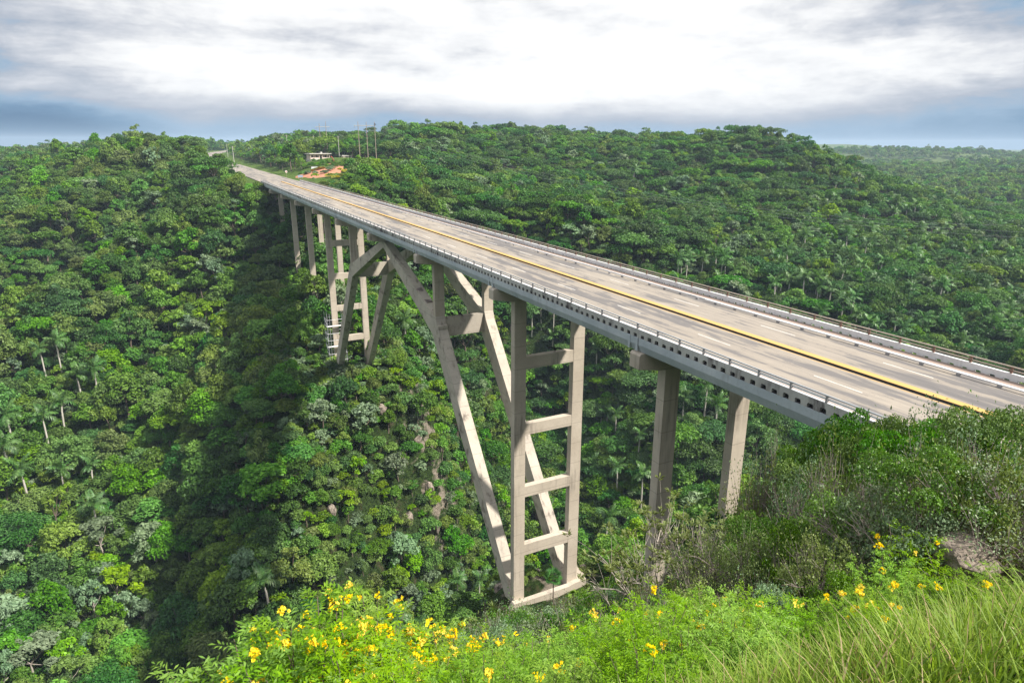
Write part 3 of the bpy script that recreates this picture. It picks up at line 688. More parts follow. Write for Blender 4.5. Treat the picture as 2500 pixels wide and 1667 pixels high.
# --- the arch: two ribs, each of two bent halves meeting under the middle cap
ME = 86.0
near = [(86.0, 0.0), (84.9, 0.0), (58.3, -8.65), (57.0, -8.65), (56.45, -9.95), (26.8, -46.2), (29.95, -46.2), (58.85, -11.95), (86.0, -1.2)]
far = [(86.004, 0.0), (87.1, 0.0), (113.7, -8.65), (115.0, -8.65), (116.2, -9.6), (146.0, -46.6), (142.7, -46.6), (114.2, -11.95), (86.004, -1.2)]
for xa, xb in (CN, CF):
    rib = MB().prism(near, 'x', xa+0.012, xb-0.012).build('arch_rib', M_ARCH, bridge)
    MB().prism(far, 'x', xa+0.012, xb-0.012).build('far_half', M_ARCH, rib)
for y0, nm in ((57.15, 'arch_crossbeam'), (113.75, 'arch_crossbeam')):
    MB().box(CN[1]-0.01, CF[0]+0.01, y0, y0+0.85, -12.2, -9.0).build(nm, M_ARCH, bridge)
# broken concrete and ledges on top of the arch legs
def chips(pts, mat, name):
    for (x, y, z, s) in pts:
        mb = MB()
        for j in range(5):
            a = random.uniform(-0.4, 0.4); b = random.uniform(-0.5, 0.5)
            mb.box(x+a-0.3*s, x+a+0.3*s, y+b-0.16*s, y+b+0.16*s, z-0.3+b*0.33, z+0.10+b*0.33+random.uniform(-0.03, 0.06))
        mb.build(name, mat, bridge)
chips([(-3.5, 66.6, -5.95, 1.2), (-3.4, 62.6, -7.25, 1.1), (-3.3, 60.2, -8.0, 0.8)], plain('spalled_concrete', (0.26, 0.22, 0.20), 0.95, 0.1, 0, 0.5, 4), 'spalled_patch')
MB().box(CN[0]+0.05, CN[1]-0.02, 55.75, 56.35, -10.45, -9.92).build('ledge', M_ARCH, bridge)

# ------------------------------------------------------------------ the moist air over the valley
def haze():
    m = bpy.data.materials.new('moist_air'); m.use_nodes = True; m.node_tree.nodes.clear()
    t = NT(m.node_tree)
    v = t.n('ShaderNodeVolumePrincipled', inp={'Color': (0.62, 0.80, 1.0, 1), 'Density': 0.00013, 'Anisotropy': 0.0})
    t.n('ShaderNodeOutputMaterial', inp={1: v.outputs[0]})
    zlo = float(GZ.min())-1.0
    o = MB().box(float(gx[0])-5, float(gx[-1])+5, float(gy[0])-5, float(gy[-1])+5, zlo, float(GZ.max())+45.0).build('haze', m)
    tag(o, 'thin blue haze in the air over the valley', 'haze', None, 'stuff')
haze()

# ================================================================== buildings, poles, signs at the far end
M_WALLW = plain('pale_pink_plaster', (0.62, 0.50, 0.44), 0.9, 0.2, 0, 0.22, 0.8)
M_ROOFC = plain('concrete_roof_slab', (0.56, 0.52, 0.48), 0.9, 0.2, 0, 0.2, 0.6)
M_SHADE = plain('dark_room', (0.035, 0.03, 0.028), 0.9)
M_WOODP = plain('weathered_wood_pole', (0.34, 0.27, 0.22), 0.9, 0.1, 0, 0.3, 1.5)
M_PALEP = plain('pale_concrete_pole', (0.48, 0.46, 0.42), 0.9, 0.1, 0, 0.2, 1.5)
M_WIRE = plain('aluminium_wire', (0.30, 0.31, 0.32), 0.5, 0.5)
M_SOIL = plain('red_garden_soil', (0.42, 0.20, 0.125), 0.95, 0.1, 0, 0.3, 0.5)

def house(px, py, rz):
    z = ht(px, py)
    h = empty('house', (px, py, z), rz)
    tag(h, 'low pale pink flat-roofed house with open porch on the grassy knoll', 'house')
    MB().box(-6.5, 6.5, -0.4, 6.5, -1.2, 0.35).build('floor_slab', M_ROOFC, h)
    MB().box(-6.2, -0.4, 1.6, 6.2, 0.353, 3.3).box(-0.4, 6.2, 3.0, 6.2, 0.353, 3.3).build('wall', M_WALLW, h)
    MB().box(-7.0, 7.0, -0.9, 6.9, 3.303, 3.65).build('roof', M_ROOFC, h, bevel=0.03)
    for x in (-6.2, -0.5, 1.2, 5.95):
        MB().box(x-0.15, x+0.15, -0.1, 0.2, 0.353, 3.3).build('porch_post', M_WALLW, h)
    for x0, x1 in ((-6.05, -0.65), (1.35, 5.8)):
        MB().box(x0, x1, -0.05, 0.12, 0.353, 1.25).build('porch_wall', M_WALLW, h)
    for x in (-5.2, -2.3):
        f = MB().box(x, x+1.3, 1.53, 1.597, 1.3, 2.6).build('window', M_WALLW, h)
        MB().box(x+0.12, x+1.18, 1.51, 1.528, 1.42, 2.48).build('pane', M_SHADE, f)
    for x in (1.0, 4.2):
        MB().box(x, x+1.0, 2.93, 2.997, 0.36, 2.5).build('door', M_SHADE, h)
    MB().tube([(2.2, 3.6, 3.655), (2.2, 3.6, 4.5)], 0.7, 12).build('water_tank', M_PALEP, h)
    return h

hx, hy, hz, hr = at_px(781, 378, 1.0)
house(43.0, 384.0, 0.22)

def shed(px, py, rz):
    z = ht(px, py)
    h = empty('shed', (px, py, z), rz)
    tag(h, 'small tumbledown pink shed half hidden by bushes right of the pale house', 'shed')
    MB().box(-3, 3, 0, 3.5, -0.8, 2.3).build('wall', M_WALLW, h)
    MB().prism([(-3.4, 2.303), (3.4, 2.303), (3.4, 2.45), (-3.4, 2.85)], 'y', -0.4, 3.9).build('roof', M_ROOFC, h)
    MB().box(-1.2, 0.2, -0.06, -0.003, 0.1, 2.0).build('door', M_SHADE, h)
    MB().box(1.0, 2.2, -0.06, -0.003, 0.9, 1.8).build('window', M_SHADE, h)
shed(59.5, 384.0, 0.1)

def pole_frame(pxs, top_px, base_px, arm_px, label, R, mat):
    """an H-frame power pole set: upright poles and one cross-arm"""
    pos = []
    for x, tp, bp in zip(pxs, top_px, base_px):
        d = _f + _r*(x-1250)/FPX + _u*(833.5-bp)/FPX
        d = d/math.hypot(d[0], d[1])
        q = CAM+d*R
        g = ht(q[0], q[1])
        d2 = _f + _r*(x-1250)/FPX + _u*(833.5-tp)/FPX
        d2 = d2/math.hypot(d2[0], d2[1])
        pos.append((q[0], q[1], g, (CAM+d2*R)[2]))
    o = empty('power_pole', pos[0][:3])
    tag(o, label, 'power pole')
    c = Vector(pos[0][:3])
    for x, y, g, zt in pos:
        MB().tube([Vector((x, y, g-1))-c, Vector((x, y, zt))-c], [0.24, 0.15], 8).build('pole', mat, o)
    d = _f + _r*(pxs[0]-1250)/FPX + _u*(833.5-arm_px)/FPX
    d = d/math.hypot(d[0], d[1])
    za = (CAM+d*R)[2]
    a, b = Vector((pos[0][0], pos[0][1], za)), Vector((pos[-1][0], pos[-1][1], za))
    e = (b-a).normalized()
    MB().tube([a-e*2.3-c, b+e*(2.3 if len(pos) == 2 else 0.2)-c], 0.17, 6).build('cross_arm', M_PALEP, o)
    for t in (-2.0, 0.0):
        q = a+e*t
        MB().tube([q-c, q-c-Vector((0, 0, 1.4))], 0.09, 6).build('insulator', M_WIRE, o)
    return o, a, b
FR3, a3, b3 = pole_frame((878, 898, 918), (297, 298, 298), (371, 372, 372), 307, 'three tall wooden poles joined by a white cross-arm behind the knoll', 405, M_WOODP)
FR2, a2, b2 = pole_frame((783, 799), (302, 297), (356, 358), 310, 'twin tall poles with a white cross-arm above the house roof', 452, M_WOODP)
MB().tube([(0, 0, 0), (0.5, 0, 0.5), (0, 0, 1.1), (-0.5, 0, 0.5), (0, 0, 0)], 0.18, 5).build('stork_nest', M_SHADE, FR3, Vector(FR3.children[0].data.vertices[-1].co))

for (x, tp, bp, R, lab) in ((765, 331, 354, 470, 'single thin pole left of the twin poles behind the house'),
                            (825, 332, 359, 440, 'single pole between the twin poles and the three-pole frame'),
                            (699, 329, 354, 520, 'lone pale pole rising from the trees left of the house'),
                            (567, 357, 386, 420, 'thin pole on the verge beside the far road bend'),
                            (553, 352, 372, 700, 'distant thin pole beside the far road stretch')):
    d = _f + _r*(x-1250)/FPX + _u*(833.5-tp)/FPX
    d = d/math.hypot(d[0], d[1]); q = CAM+d*R
    g = ht(q[0], q[1])
    o = empty('utility_pole', (q[0], q[1], g)); tag(o, lab, 'pole')
    MB().tube([(0, 0, -1), (0, 0, q[2]-g)], [0.2, 0.13], 8).build('pole', M_PALEP, o)
    MB().box(-0.9, 0.9, -0.06, 0.06, q[2]-g-0.7, q[2]-g-0.55).build('cross_arm', M_WOODP, o)

# power lines strung from the three-pole frame across the valley towards the right
far_end = np.array([330.0, 40.0])
for i, off in enumerate((-22.0, 0.0, 24.0)):
    A = a3.lerp(b3, i/2.0)
    B = Vector((300+off*0.7, -20+off, -2))
    pts = []
    for k in range(41):
        t = k/40
        p = A.lerp(B, t); p.z -= 22*4*t*(1-t)
        pts.append(p)
    mb = MB().tube([p-A for p in pts], 0.022, 4, cap=False)
    tag(mb.build('power_line', M_WIRE, None, A), ('upper', 'middle', 'lower')[i]+' power line sagging across the wooded valley right of the bridge', 'power line')

# far radio mast
mx_, my_, mz_, mr_ = at_px(2371, 371, 0.0, 1500, 2600)
o = empty('radio_mast', (mx_, my_, mz_)); tag(o, 'thin radio mast on the distant pale green hill', 'mast')
MB().tube([(0, 0, 0), (0, 0, 36)], [0.9, 0.25], 5).build('mast', M_WIRE, o)

# road sign, garden and garden sign
def road_sign():
    x, y, z, R = at_px(685, 427, 0.0)
    x, y = 10.3, 303.0; z = ht(x, y)
    o = empty('road_sign', (x, y, z), 0.05); tag(o, 'round white road sign on a post at the far road edge', 'road sign')
    MB().tube([(0, 0, 0), (0, 0, 2.9)], 0.06, 6).build('post', M_WOODP, o)
    MB().tube([(0, -0.10, 2.75), (0, -0.06, 2.75)], 0.55, 20).build('sign_plate', plain('white_sign_face', (0.78, 0.76, 0.74), 0.5), o)
    MB().tube([(0, -0.112, 2.75), (0, -0.103, 2.75)], 0.36, 20).build('sign_symbol', plain('red_sign_face', (0.55, 0.25, 0.20), 0.5), o)
road_sign()

def soil_bed(cx, cy, rx, ry, rot, seed, sec=None):
    """a low mounded bed of bare soil that follows the ground"""
    n, rings = 40, 8
    V, F = [], []
    r_ = random.Random(seed)
    wob = [1+0.18*math.sin(3*2*PI*k/n+seed)+0.08*math.sin(7*2*PI*k/n) for k in range(n)]
    xs, ys, ds = [], [], []
    for j in range(rings+1):
        for k in range(n):
            a = 2*PI*k/n; q = j/rings*wob[k]
            x0, y0 = rx*q*math.cos(a), ry*q*math.sin(a)
            xs.append(cx+x0*math.cos(rot)-y0*math.sin(rot)); ys.append(cy+x0*math.sin(rot)+y0*math.cos(rot)); ds.append(j/rings)
    zs = gz(np.array(xs), np.array(ys))
    for x, y, z, d in zip(xs, ys, zs, ds):
        V.append((x, y, z + 0.5*(1-d**3) - (0.35 if d > 0.99 else 0)))
    for j in range(rings):
        for k in range(n):
            F.append((j*n+k, j*n+(k+1) % n, (j+1)*n+(k+1) % n, (j+1)*n+k))
    return make_mesh('garden_soil', V, np.array(F), [M_SOIL], smooth=True)
GARD = [at_px(757, 420, 0.0)[:3], at_px(845, 412, 0.0)[:3], at_px(700, 423, 0)[:3]]
tag(link('garden_soil', soil_bed(22.5, 291, 9.5, 15, 0.15, 1)), kind='structure')
tag(link('garden_soil', soil_bed(34.0, 300, 4.5, 17, -0.1, 2)), kind='structure')
x, y = 13.5, 283.0
o = empty('garden_sign', (x, y, ht(x, y)+0.2)); tag(o, 'small blue-grey sign board on two legs by the red garden bed', 'sign')
MB().box(-1.1, 1.1, -0.05, 0.05, 0.5, 1.5).build('board', plain('blue_grey_board', (0.30, 0.34, 0.46), 0.6), o)
for s in (-0.9, 0.9):
    MB().box(s-0.06, s+0.06, -0.045, 0.045, -0.5, 0.497).build('leg', M_WOODP, o)
x, y = 25.0, 309.0
o = empty('garden_wall', (x, y, ht(x, y)), 0.1); tag(o, 'short low white wall behind the garden bushes', 'wall')
MB().box(-1.6, 1.6, -0.15, 0.15, -0.6, 0.5).build('wall_face', M_PARW, o)
MB().box(-1.7, 1.7, -0.2, 0.2, 0.503, 0.58).build('coping', M_PARW, o)
x, y = 36.5, 318.0
o = empty('garden_arch', (x, y, ht(x, y)), 0.4); tag(o, 'leaning dull red post standing behind the garden hedge', 'post')
MB().tube([(0, 0, -0.5), (0.5, 0, 1.2), (-0.6, 0, 3.0)], [0.28, 0.26, 0.2], 8).build('shaft', plain('red_painted_post', (0.42, 0.11, 0.08), 0.8), o)
MB().tube([(-0.6, 0, 3.0), (-1.2, 0, 3.4)], [0.3, 0.22], 8).build('head', bpy.data.materials['red_painted_post'], o)

# ------------------------------------------------------------------ scaffold round the left leg of the far braced pier
def scaffold():
    y0, y1 = 5*D-1.5, 5*D+2.4
    x0, x1 = -6.1, -1.25
    z0, z1 = -45.0, -27.2
    o = empty('scaffolding', (x0, y0, z0)); tag(o, 'pale steel scaffolding around the left column foot of the far braced pier', 'scaffolding')
    c = Vector((x0, y0, z0))
    P = lambda x, y, z: Vector((x, y, z))-c
    um = None
    for x in (x0, (x0+CN[0])/2-0.2, x1):
        for y in (y0, y1):
            MB().tube([P(x, y, z0), P(x, y, z1)], 0.055, 5).build('upright', M_GALV, o)
    lv = 0
    z = z0+2
    while z <= z1+0.01:
        for y in (y0, y1):
            MB().tube([P(x0-0.25, y, z), P(x1+0.25, y, z)], 0.05, 5).build('ledger', M_GALV, o)
        for x in (x0, x1):
            MB().tube([P(x, y0-0.2, z), P(x, y1+0.2, z)], 0.05, 5).build('transom', M_GALV, o)
        if lv % 3 == 0:
            MB().box(*(x0-c.x-0.2, x1-c.x+0.2), *(-0.15, 0.95), *(z-c.z+0.06, z-c.z+0.14)).build('plank', M_PARW, o)
        if lv % 2 == 0:
            MB().tube([P(x0, y0, z), P(x0, y1, z+2)], 0.045, 5).build('brace', M_GALV, o)
            MB().tube([P(x1, y0, z), P(x1, y1, z+2)], 0.045, 5).build('brace', M_GALV, o)
        z += 2.0; lv += 1
scaffold()

# ------------------------------------------------------------------ vultures on the crossbeams
M_BIRD = plain('black_feathers', (0.012, 0.011, 0.012), 0.75, 0.3, 0, 0.3, 5)
M_BHEAD = plain('dark_bare_skin', (0.10, 0.055, 0.05), 0.8)
def vulture(loc, rz, label, spread=False):
    o = empty('vulture', loc, rz, 1.25); tag(o, label, 'bird')
    pts = [(0, -0.34, 0.16), (0, -0.22, 0.22), (0, -0.02, 0.34), (0, 0.14, 0.47), (0, 0.20, 0.58), (0, 0.23, 0.66)]
    MB().tube(pts, [0.03, 0.10, 0.155, 0.125, 0.065, 0.05], 10).build('body', M_BIRD, o, smooth=True)
    MB().tube([(0, 0.22, 0.65), (0, 0.27, 0.70), (0, 0.34, 0.69), (0, 0.39, 0.655)], [0.045, 0.052, 0.03, 0.008], 8).build('head', M_BHEAD, o, smooth=True)
    for s in (-1, 1):
        if spread:
            MB().tube([(0.10*s, 0.08, 0.46), (0.35*s, 0.10, 0.50), (0.62*s, 0.0, 0.44), (0.82*s, -0.12, 0.30)], [0.05, 0.085, 0.09, 0.02], 6).build('wing', M_BIRD, o)
        else:
            MB().tube([(0.12*s, 0.10, 0.44), (0.165*s, -0.05, 0.34), (0.12*s, -0.30, 0.17), (0.05*s, -0.44, 0.10)], [0.05, 0.085, 0.06, 0.012], 6).build('wing', M_BIRD, o)
        MB().tube([(0.06*s, 0.0, 0.24), (0.065*s, 0.02, 0.10), (0.065*s, 0.02, 0.0)], [0.05, 0.02, 0.018], 6).build('leg', M_BHEAD, o)
        MB().tube([(0.065*s, -0.03, 0.012), (0.065*s, 0.10, 0.012)], [0.012, 0.008], 5).build('foot', M_BHEAD, o)
    MB().prism([(-0.09, -0.30), (0.09, -0.30), (0.06, -0.58), (-0.06, -0.58)], 'z', 0.10, 0.16).build('tail', M_BIRD, o)
vulture((1.6, D+0.3, -7.455), 2.4, 'black vulture with spread wings on the topmost strut of the near braced pier', True)
vulture((-1.35, 57.4, -8.995), 2.0, 'black vulture perched near the left end of the near arch crossbeam')
vulture((0.0, 57.5, -8.995), 0.7, 'black vulture perched at the middle of the near arch crossbeam')
vulture((-3.9, -2.0-10.3*0, 10), 0, 'x') if False else None

# ================================================================== vegetation: materials
def leaf_mat(name, dark, light, trans=0.22, rough=0.5, hue=0.035, val=0.35, spec=0.25):
    m = bpy.data.materials.new(name)
    m.use_nodes = True
    m.node_tree.nodes.clear()
    t = NT(m.node_tree)
    tint = t.n('ShaderNodeAttribute', attribute_name='tint').outputs['Fac']
    rnd = t.n('ShaderNodeObjectInfo').outputs['Random']
    pos = t.n('ShaderNodeNewGeometry').outputs['Position']
    patch = t.noise(pos, 0.03, 2.0, 0.5)
    col = t.mix(tint, dark, light)
    r2 = t.math('FRACT', t.math('MULTIPLY', rnd, 17.31))
    hs = t.n('ShaderNodeHueSaturation', inp={'Hue': t.math('ADD', 0.5-hue*1.1, t.math('ADD', t.math('MULTIPLY', rnd, hue*1.6), t.math('MULTIPLY', patch, hue*0.8))),
                                             'Saturation': t.math('ADD', 0.88, t.math('MULTIPLY', r2, 0.24)),
                                             'Value': t.math('ADD', 1.16-val, t.math('MULTIPLY', t.math('FRACT', t.math('MULTIPLY', rnd, 7.77)), 2*val)),
                                             'Color': col})
    b = t.n('ShaderNodeBsdfPrincipled', inp={'Roughness': rough, 'Specular IOR Level': spec, 'Base Color': hs.outputs[0]})
    tr = t.n('ShaderNodeBsdfTranslucent', inp={'Color': t.mix(1.0, hs.outputs[0], (1.25, 1.35, 0.55), 'MULTIPLY')})
    mx = t.n('ShaderNodeMixShader', inp={0: trans, 1: b.outputs[0], 2: tr.outputs[0]})
    t.n('ShaderNodeOutputMaterial', inp={0: mx.outputs[0]})
    return m

LM = {
    'mid':   leaf_mat('mid_green_leaves', (0.042, 0.108, 0.011), (0.148, 0.280, 0.030)),
    'dark':  leaf_mat('dark_green_leaves', (0.024, 0.066, 0.014), (0.090, 0.192, 0.036)),
    'lime':  leaf_mat('yellow_green_leaves', (0.070, 0.155, 0.012), (0.195, 0.335, 0.030)),
    'olive': leaf_mat('olive_leaves', (0.056, 0.106, 0.020), (0.165, 0.242, 0.052)),
    'silver': leaf_mat('grey_green_leaves', (0.085, 0.140, 0.070), (0.210, 0.290, 0.160)),
    'palm':  leaf_mat('palm_fronds', (0.036, 0.098, 0.022), (0.128, 0.245, 0.058), 0.25, 0.45, 0.02, 0.25, 0.4),
    'scrub': leaf_mat('glossy_scrub_leaves', (0.034, 0.098, 0.009), (0.130, 0.270, 0.024), 0.25, 0.42, 0.02, 0.25, 0.4),
    'tecoma': leaf_mat('bright_pinnate_leaves', (0.085, 0.185, 0.010), (0.240, 0.390, 0.030), 0.40, 0.5, 0.015, 0.18),
    'dry':   leaf_mat('sparse_dry_leaves', (0.080, 0.115, 0.030), (0.215, 0.260, 0.085), 0.3, 0.5, 0.02, 0.25),
    'grass': leaf_mat('tall_grass_blades', (0.105, 0.190, 0.010), (0.320, 0.420, 0.040), 0.40, 0.5, 0.02, 0.2),
    'straw': leaf_mat('dry_grass_blades', (0.28, 0.20, 0.085), (0.48, 0.37, 0.20), 0.3, 0.6, 0.01, 0.2),
    'yflower': leaf_mat('yellow_petals', (0.78, 0.53, 0.010), (0.90, 0.72, 0.030), 0.35, 0.6, 0.006, 0.06),
    'yleaf': leaf_mat('golden_shrub_leaves', (0.32, 0.30, 0.02), (0.60, 0.52, 0.05), 0.35, 0.6, 0.015, 0.15),
}
M_BARK = plain('grey_brown_bark', (0.16, 0.125, 0.10), 0.95, 0.1, 0, 0.35, 3)
M_BARKP = plain('pale_bark', (0.42, 0.37, 0.32), 0.9, 0.15, 0, 0.25, 3)
M_TWIG = plain('grey_dry_twigs', (0.30, 0.25, 0.23), 0.95, 0.1, 0, 0.3, 5)
M_PTRUNK = plain('pale_palm_trunk', (0.50, 0.46, 0.41), 0.9, 0.15, 0, 0.22, 1.2)
M_SHAFT = plain('green_crownshaft', (0.11, 0.17, 0.055), 0.5, 0.4, 0, 0.2, 2)


def unit(a):
    return a/np.maximum(np.linalg.norm(a, axis=-1, keepdims=True), 1e-9)


def cards(C, N, L, W, rg, fold=0.15, axis=None):
    """leaf blades: one folded lozenge per centre"""
    n = len(C)
    N = unit(N)
    t = rg.normal(size=(n, 3)) if axis is None else axis + 0.35*rg.normal(size=(n, 3))
    t = unit(t - (t*N).sum(1, keepdims=True)*N)
    b = np.cross(N, t)
    L = np.broadcast_to(np.asarray(L, float), (n,))[:, None]; W = np.broadcast_to(np.asarray(W, float), (n,))[:, None]
    V = np.stack([C-t*L*0.5-N*L*fold, C+b*W*0.5, C+t*L*0.5-N*L*fold, C-b*W*0.5], 1).reshape(-1, 3)
    F = np.arange(4*n).reshape(n, 4)
    return V, F


class Geo:
    def __init__(self):
        self.V, self.F, self.T, self.MI, self.n = [], [], [], [], 0
    def add(self, V, F, tint, mi=0):
        V = np.asarray(V); F = np.asarray(F)
        self.V.append(V); self.F.append(F+self.n); self.n += len(V)
        self.T.append(np.broadcast_to(np.asarray(tint, float), (len(V),))); self.MI.append(np.full(len(F), mi))
    def tube(self, pts, r, n=5, tint=0.5, mi=0):
        P = np.asarray(pts, float); m = len(P)
        r = np.broadcast_to(np.asarray(r, float), (m,))
        d = unit(np.gradient(P, axis=0))
        ref = np.where(np.abs(d[:, 2:3]) > 0.9, np.array([[1.0, 0, 0]]), np.array([[0, 0, 1.0]]))
        a = unit(np.cross(d, ref)); b = np.cross(d, a)
        k = np.arange(n)*2*PI/n
        V = P[:, None, :] + (a[:, None, :]*np.cos(k)[None, :, None] + b[:, None, :]*np.sin(k)[None, :, None])*r[:, None, None]
        i = np.arange((m-1)*n).reshape(m-1, n)
        F = np.stack([i, np.roll(i, -1, 1), np.roll(i, -1, 1)+n, i+n], -1).reshape(-1, 4)
        self.add(V.reshape(-1, 3), F, tint, mi)
    def mesh(self, name, mats, smooth=False):
        return make_mesh(name, np.concatenate(self.V), np.concatenate(self.F), mats, np.concatenate(self.MI), np.concatenate(self.T), smooth)


def lobes(rg, R, h, kind):
    """centres and radii of the leaf masses of one crown"""
    out = []
    n = {'round': 17, 'flat': 16, 'tall': 15, 'open': 11, 'scrub': 34, 'umb': 30, 'ragged': 22}[kind]
    for i in range(n):
        a = i*2.39996+rg.uniform(-0.4, 0.4)
        q = math.sqrt((i+0.5)/n)*rg.uniform(0.85, 1.1)
        rad = R*0.78*q
        if kind == 'ragged':
            z = h*(0.36+0.50*(1-q*q)) + rg.uniform(-0.16, 0.18)*h; r = R*rg.choice([0.15, 0.2, 0.27, 0.40]); rad *= 1.08
        elif kind == 'scrub':
            z = h*(0.34+0.56*(1-q*q)) + rg.uniform(-0.20, 0.10)*h; r = R*rg.uniform(0.13, 0.25); rad *= 1.12
        elif kind == 'umb':
            z = h*0.78 + 0.16*h*(1-q*q) + rg.uniform(-0.09, 0.05)*h; r = R*rg.uniform(0.13, 0.24); rad *= 1.12
        elif kind == 'flat':
            z = h*0.80 + 0.13*h*(1-q*q) + rg.uniform(-0.05, 0.05)*h; r = R*rg.uniform(0.24, 0.36)
        elif kind == 'tall':
            rad *= 0.72; z = h*(0.40+0.52*(1-q)) + rg.uniform(-0.10, 0.12)*h; r = R*rg.uniform(0.26, 0.40)
        elif kind == 'open':
            z = h*(0.62+0.30*(1-q*q)) + rg.uniform(-0.12, 0.10)*h; r = R*rg.uniform(0.20, 0.32)
        else:
            z = h*(0.52+0.36*(1-q*q)) + rg.uniform(-0.07, 0.09)*h; r = R*rg.uniform(0.27, 0.42)
        out.append((np.array([rad*math.cos(a), rad*math.sin(a), z]), r))
    return out


def crown_geo(seed, R, h, kind, per, L, g=None, mi=0):
    rg = np.random.default_rng(seed)
    g = g or Geo()
    lb = lobes(rg, R, h, kind)
    sq = {'flat': 0.55, 'umb': 0.5}.get(kind, 0.82)
    for c, r in lb:
        n = int(per*(r/(0.34*R))**2)
        d = unit(rg.normal(size=(n, 3)))
        d[:, 2] = np.where(d[:, 2] < -0.35, -d[:, 2], d[:, 2])
        # small tufts on the lobe surface make it break up
        bump = 0.80+0.22*np.sin(5*d[:, 0]+seed)*np.sin(6*d[:, 1]+2*seed)+0.16*rg.random(n)
        C = c + d*np.array([1, 1, sq])*(r*bump)[:, None]
        N = d*0.7 + np.array([0, 0, 0.45]) + 0.55*rg.normal(size=(n, 3))
        V, F = cards(C, N, L*rg.uniform(0.7, 1.35, n), L*0.62*rg.uniform(0.7, 1.3, n), rg)
        tn = np.clip(rg.normal(0.45, 0.20, n) + rg.uniform(-0.18, 0.18), 0, 1)
        g.add(V, F, np.repeat(tn, 4), mi)
    return g, lb


def trunk_geo(seed, h, lb, r0, g=None, mi=0, bend=0.3):
    rg = np.random.default_rng(seed+500)
    g = g or Geo()
    top = np.array([rg.uniform(-bend, bend), rg.uniform(-bend, bend), h*0.42])
    mid = top*0.5+np.array([rg.uniform(-bend, bend)*0.5, rg.uniform(-bend, bend)*0.5, 0])
    g.tube([(0, 0, -1.2), mid*0.3, mid, top], [r0*1.3, r0, r0*0.85, r0*0.7], 6, 0.5, mi)
    for i in rg.permutation(len(lb))[:6]:
        c, r = lb[i]
        m = top*0.45+c*0.55+np.array([0, 0, -0.3])
        g.tube([top, m, c], [r0*0.5, r0*0.32, r0*0.12], 4, 0.5, mi)
    return g

TREES = []   # (crown mesh, trunk mesh, adjective, crown radius, height)
spec = [('round', 'mid', 3.9, 7.6, 210, 0.46, 'rounded mid green'), ('ragged', 'dark', 4.3, 8.0, 230, 0.42, 'ragged dark green'),
        ('round', 'olive', 3.7, 7.0, 210, 0.42, 'dense olive green'), ('round', 'lime', 3.6, 7.0, 200, 0.48, 'leafy yellow green'),
        ('flat', 'dark', 5.2, 7.2, 230, 0.44, 'flat-topped dark green'), ('flat', 'mid', 5.0, 7.0, 230, 0.44, 'spreading mid green'),
        ('tall', 'mid', 3.3, 9.4, 210, 0.46, 'tall narrow mid green'), ('ragged', 'olive', 3.6, 8.6, 220, 0.42, 'ragged olive green'),
        ('open', 'silver', 3.4, 7.6, 150, 0.55, 'sparse silvery green'), ('ragged', 'mid', 3.3, 6.6, 220, 0.40, 'ragged bushy green'),
        ('round', 'dark', 3.3, 6.6, 210, 0.40, 'small dark green'), ('open', 'lime', 3.2, 7.2, 170, 0.50, 'loose pale green')]
for i, (kind, mt, R, h, per, L, adj) in enumerate(spec):
    g, lb = crown_geo(100+i, R, h, kind, per, L)
    cm = g.mesh('crown', [LM[mt]])
    tm = trunk_geo(100+i, h, lb, 0.20 if kind != 'open' else 0.15).mesh('trunk', [M_BARKP if kind == 'open' else M_BARK])
    TREES.append((cm, tm, adj, R, h))

# coarser joined trees for the far woods
PROTO = bpy.data.collections.new('forest_prototypes')
NEARP = []
for i, (kind, mt, R, h, per, L, adj) in enumerate(spec):
    g, lb = crown_geo(100+i, R, h, kind, int(per*0.62), L*1.22)
    trunk_geo(100+i, h, lb, 0.2, g, 1)
    PROTO.objects.link(bpy.data.objects.new('far_tree_%02d' % i, g.mesh('far_tree', [LM[mt], M_BARK])))
for i, (kind, mt, R, h, per, L, adj) in enumerate(spec[:8]):
    g, lb = crown_geo(100+i, R, h, kind, 34, L*2.4)
    PROTO.objects.link(bpy.data.objects.new('far_tree_%02d' % (12+i), g.mesh('distant_tree', [LM[mt]])))

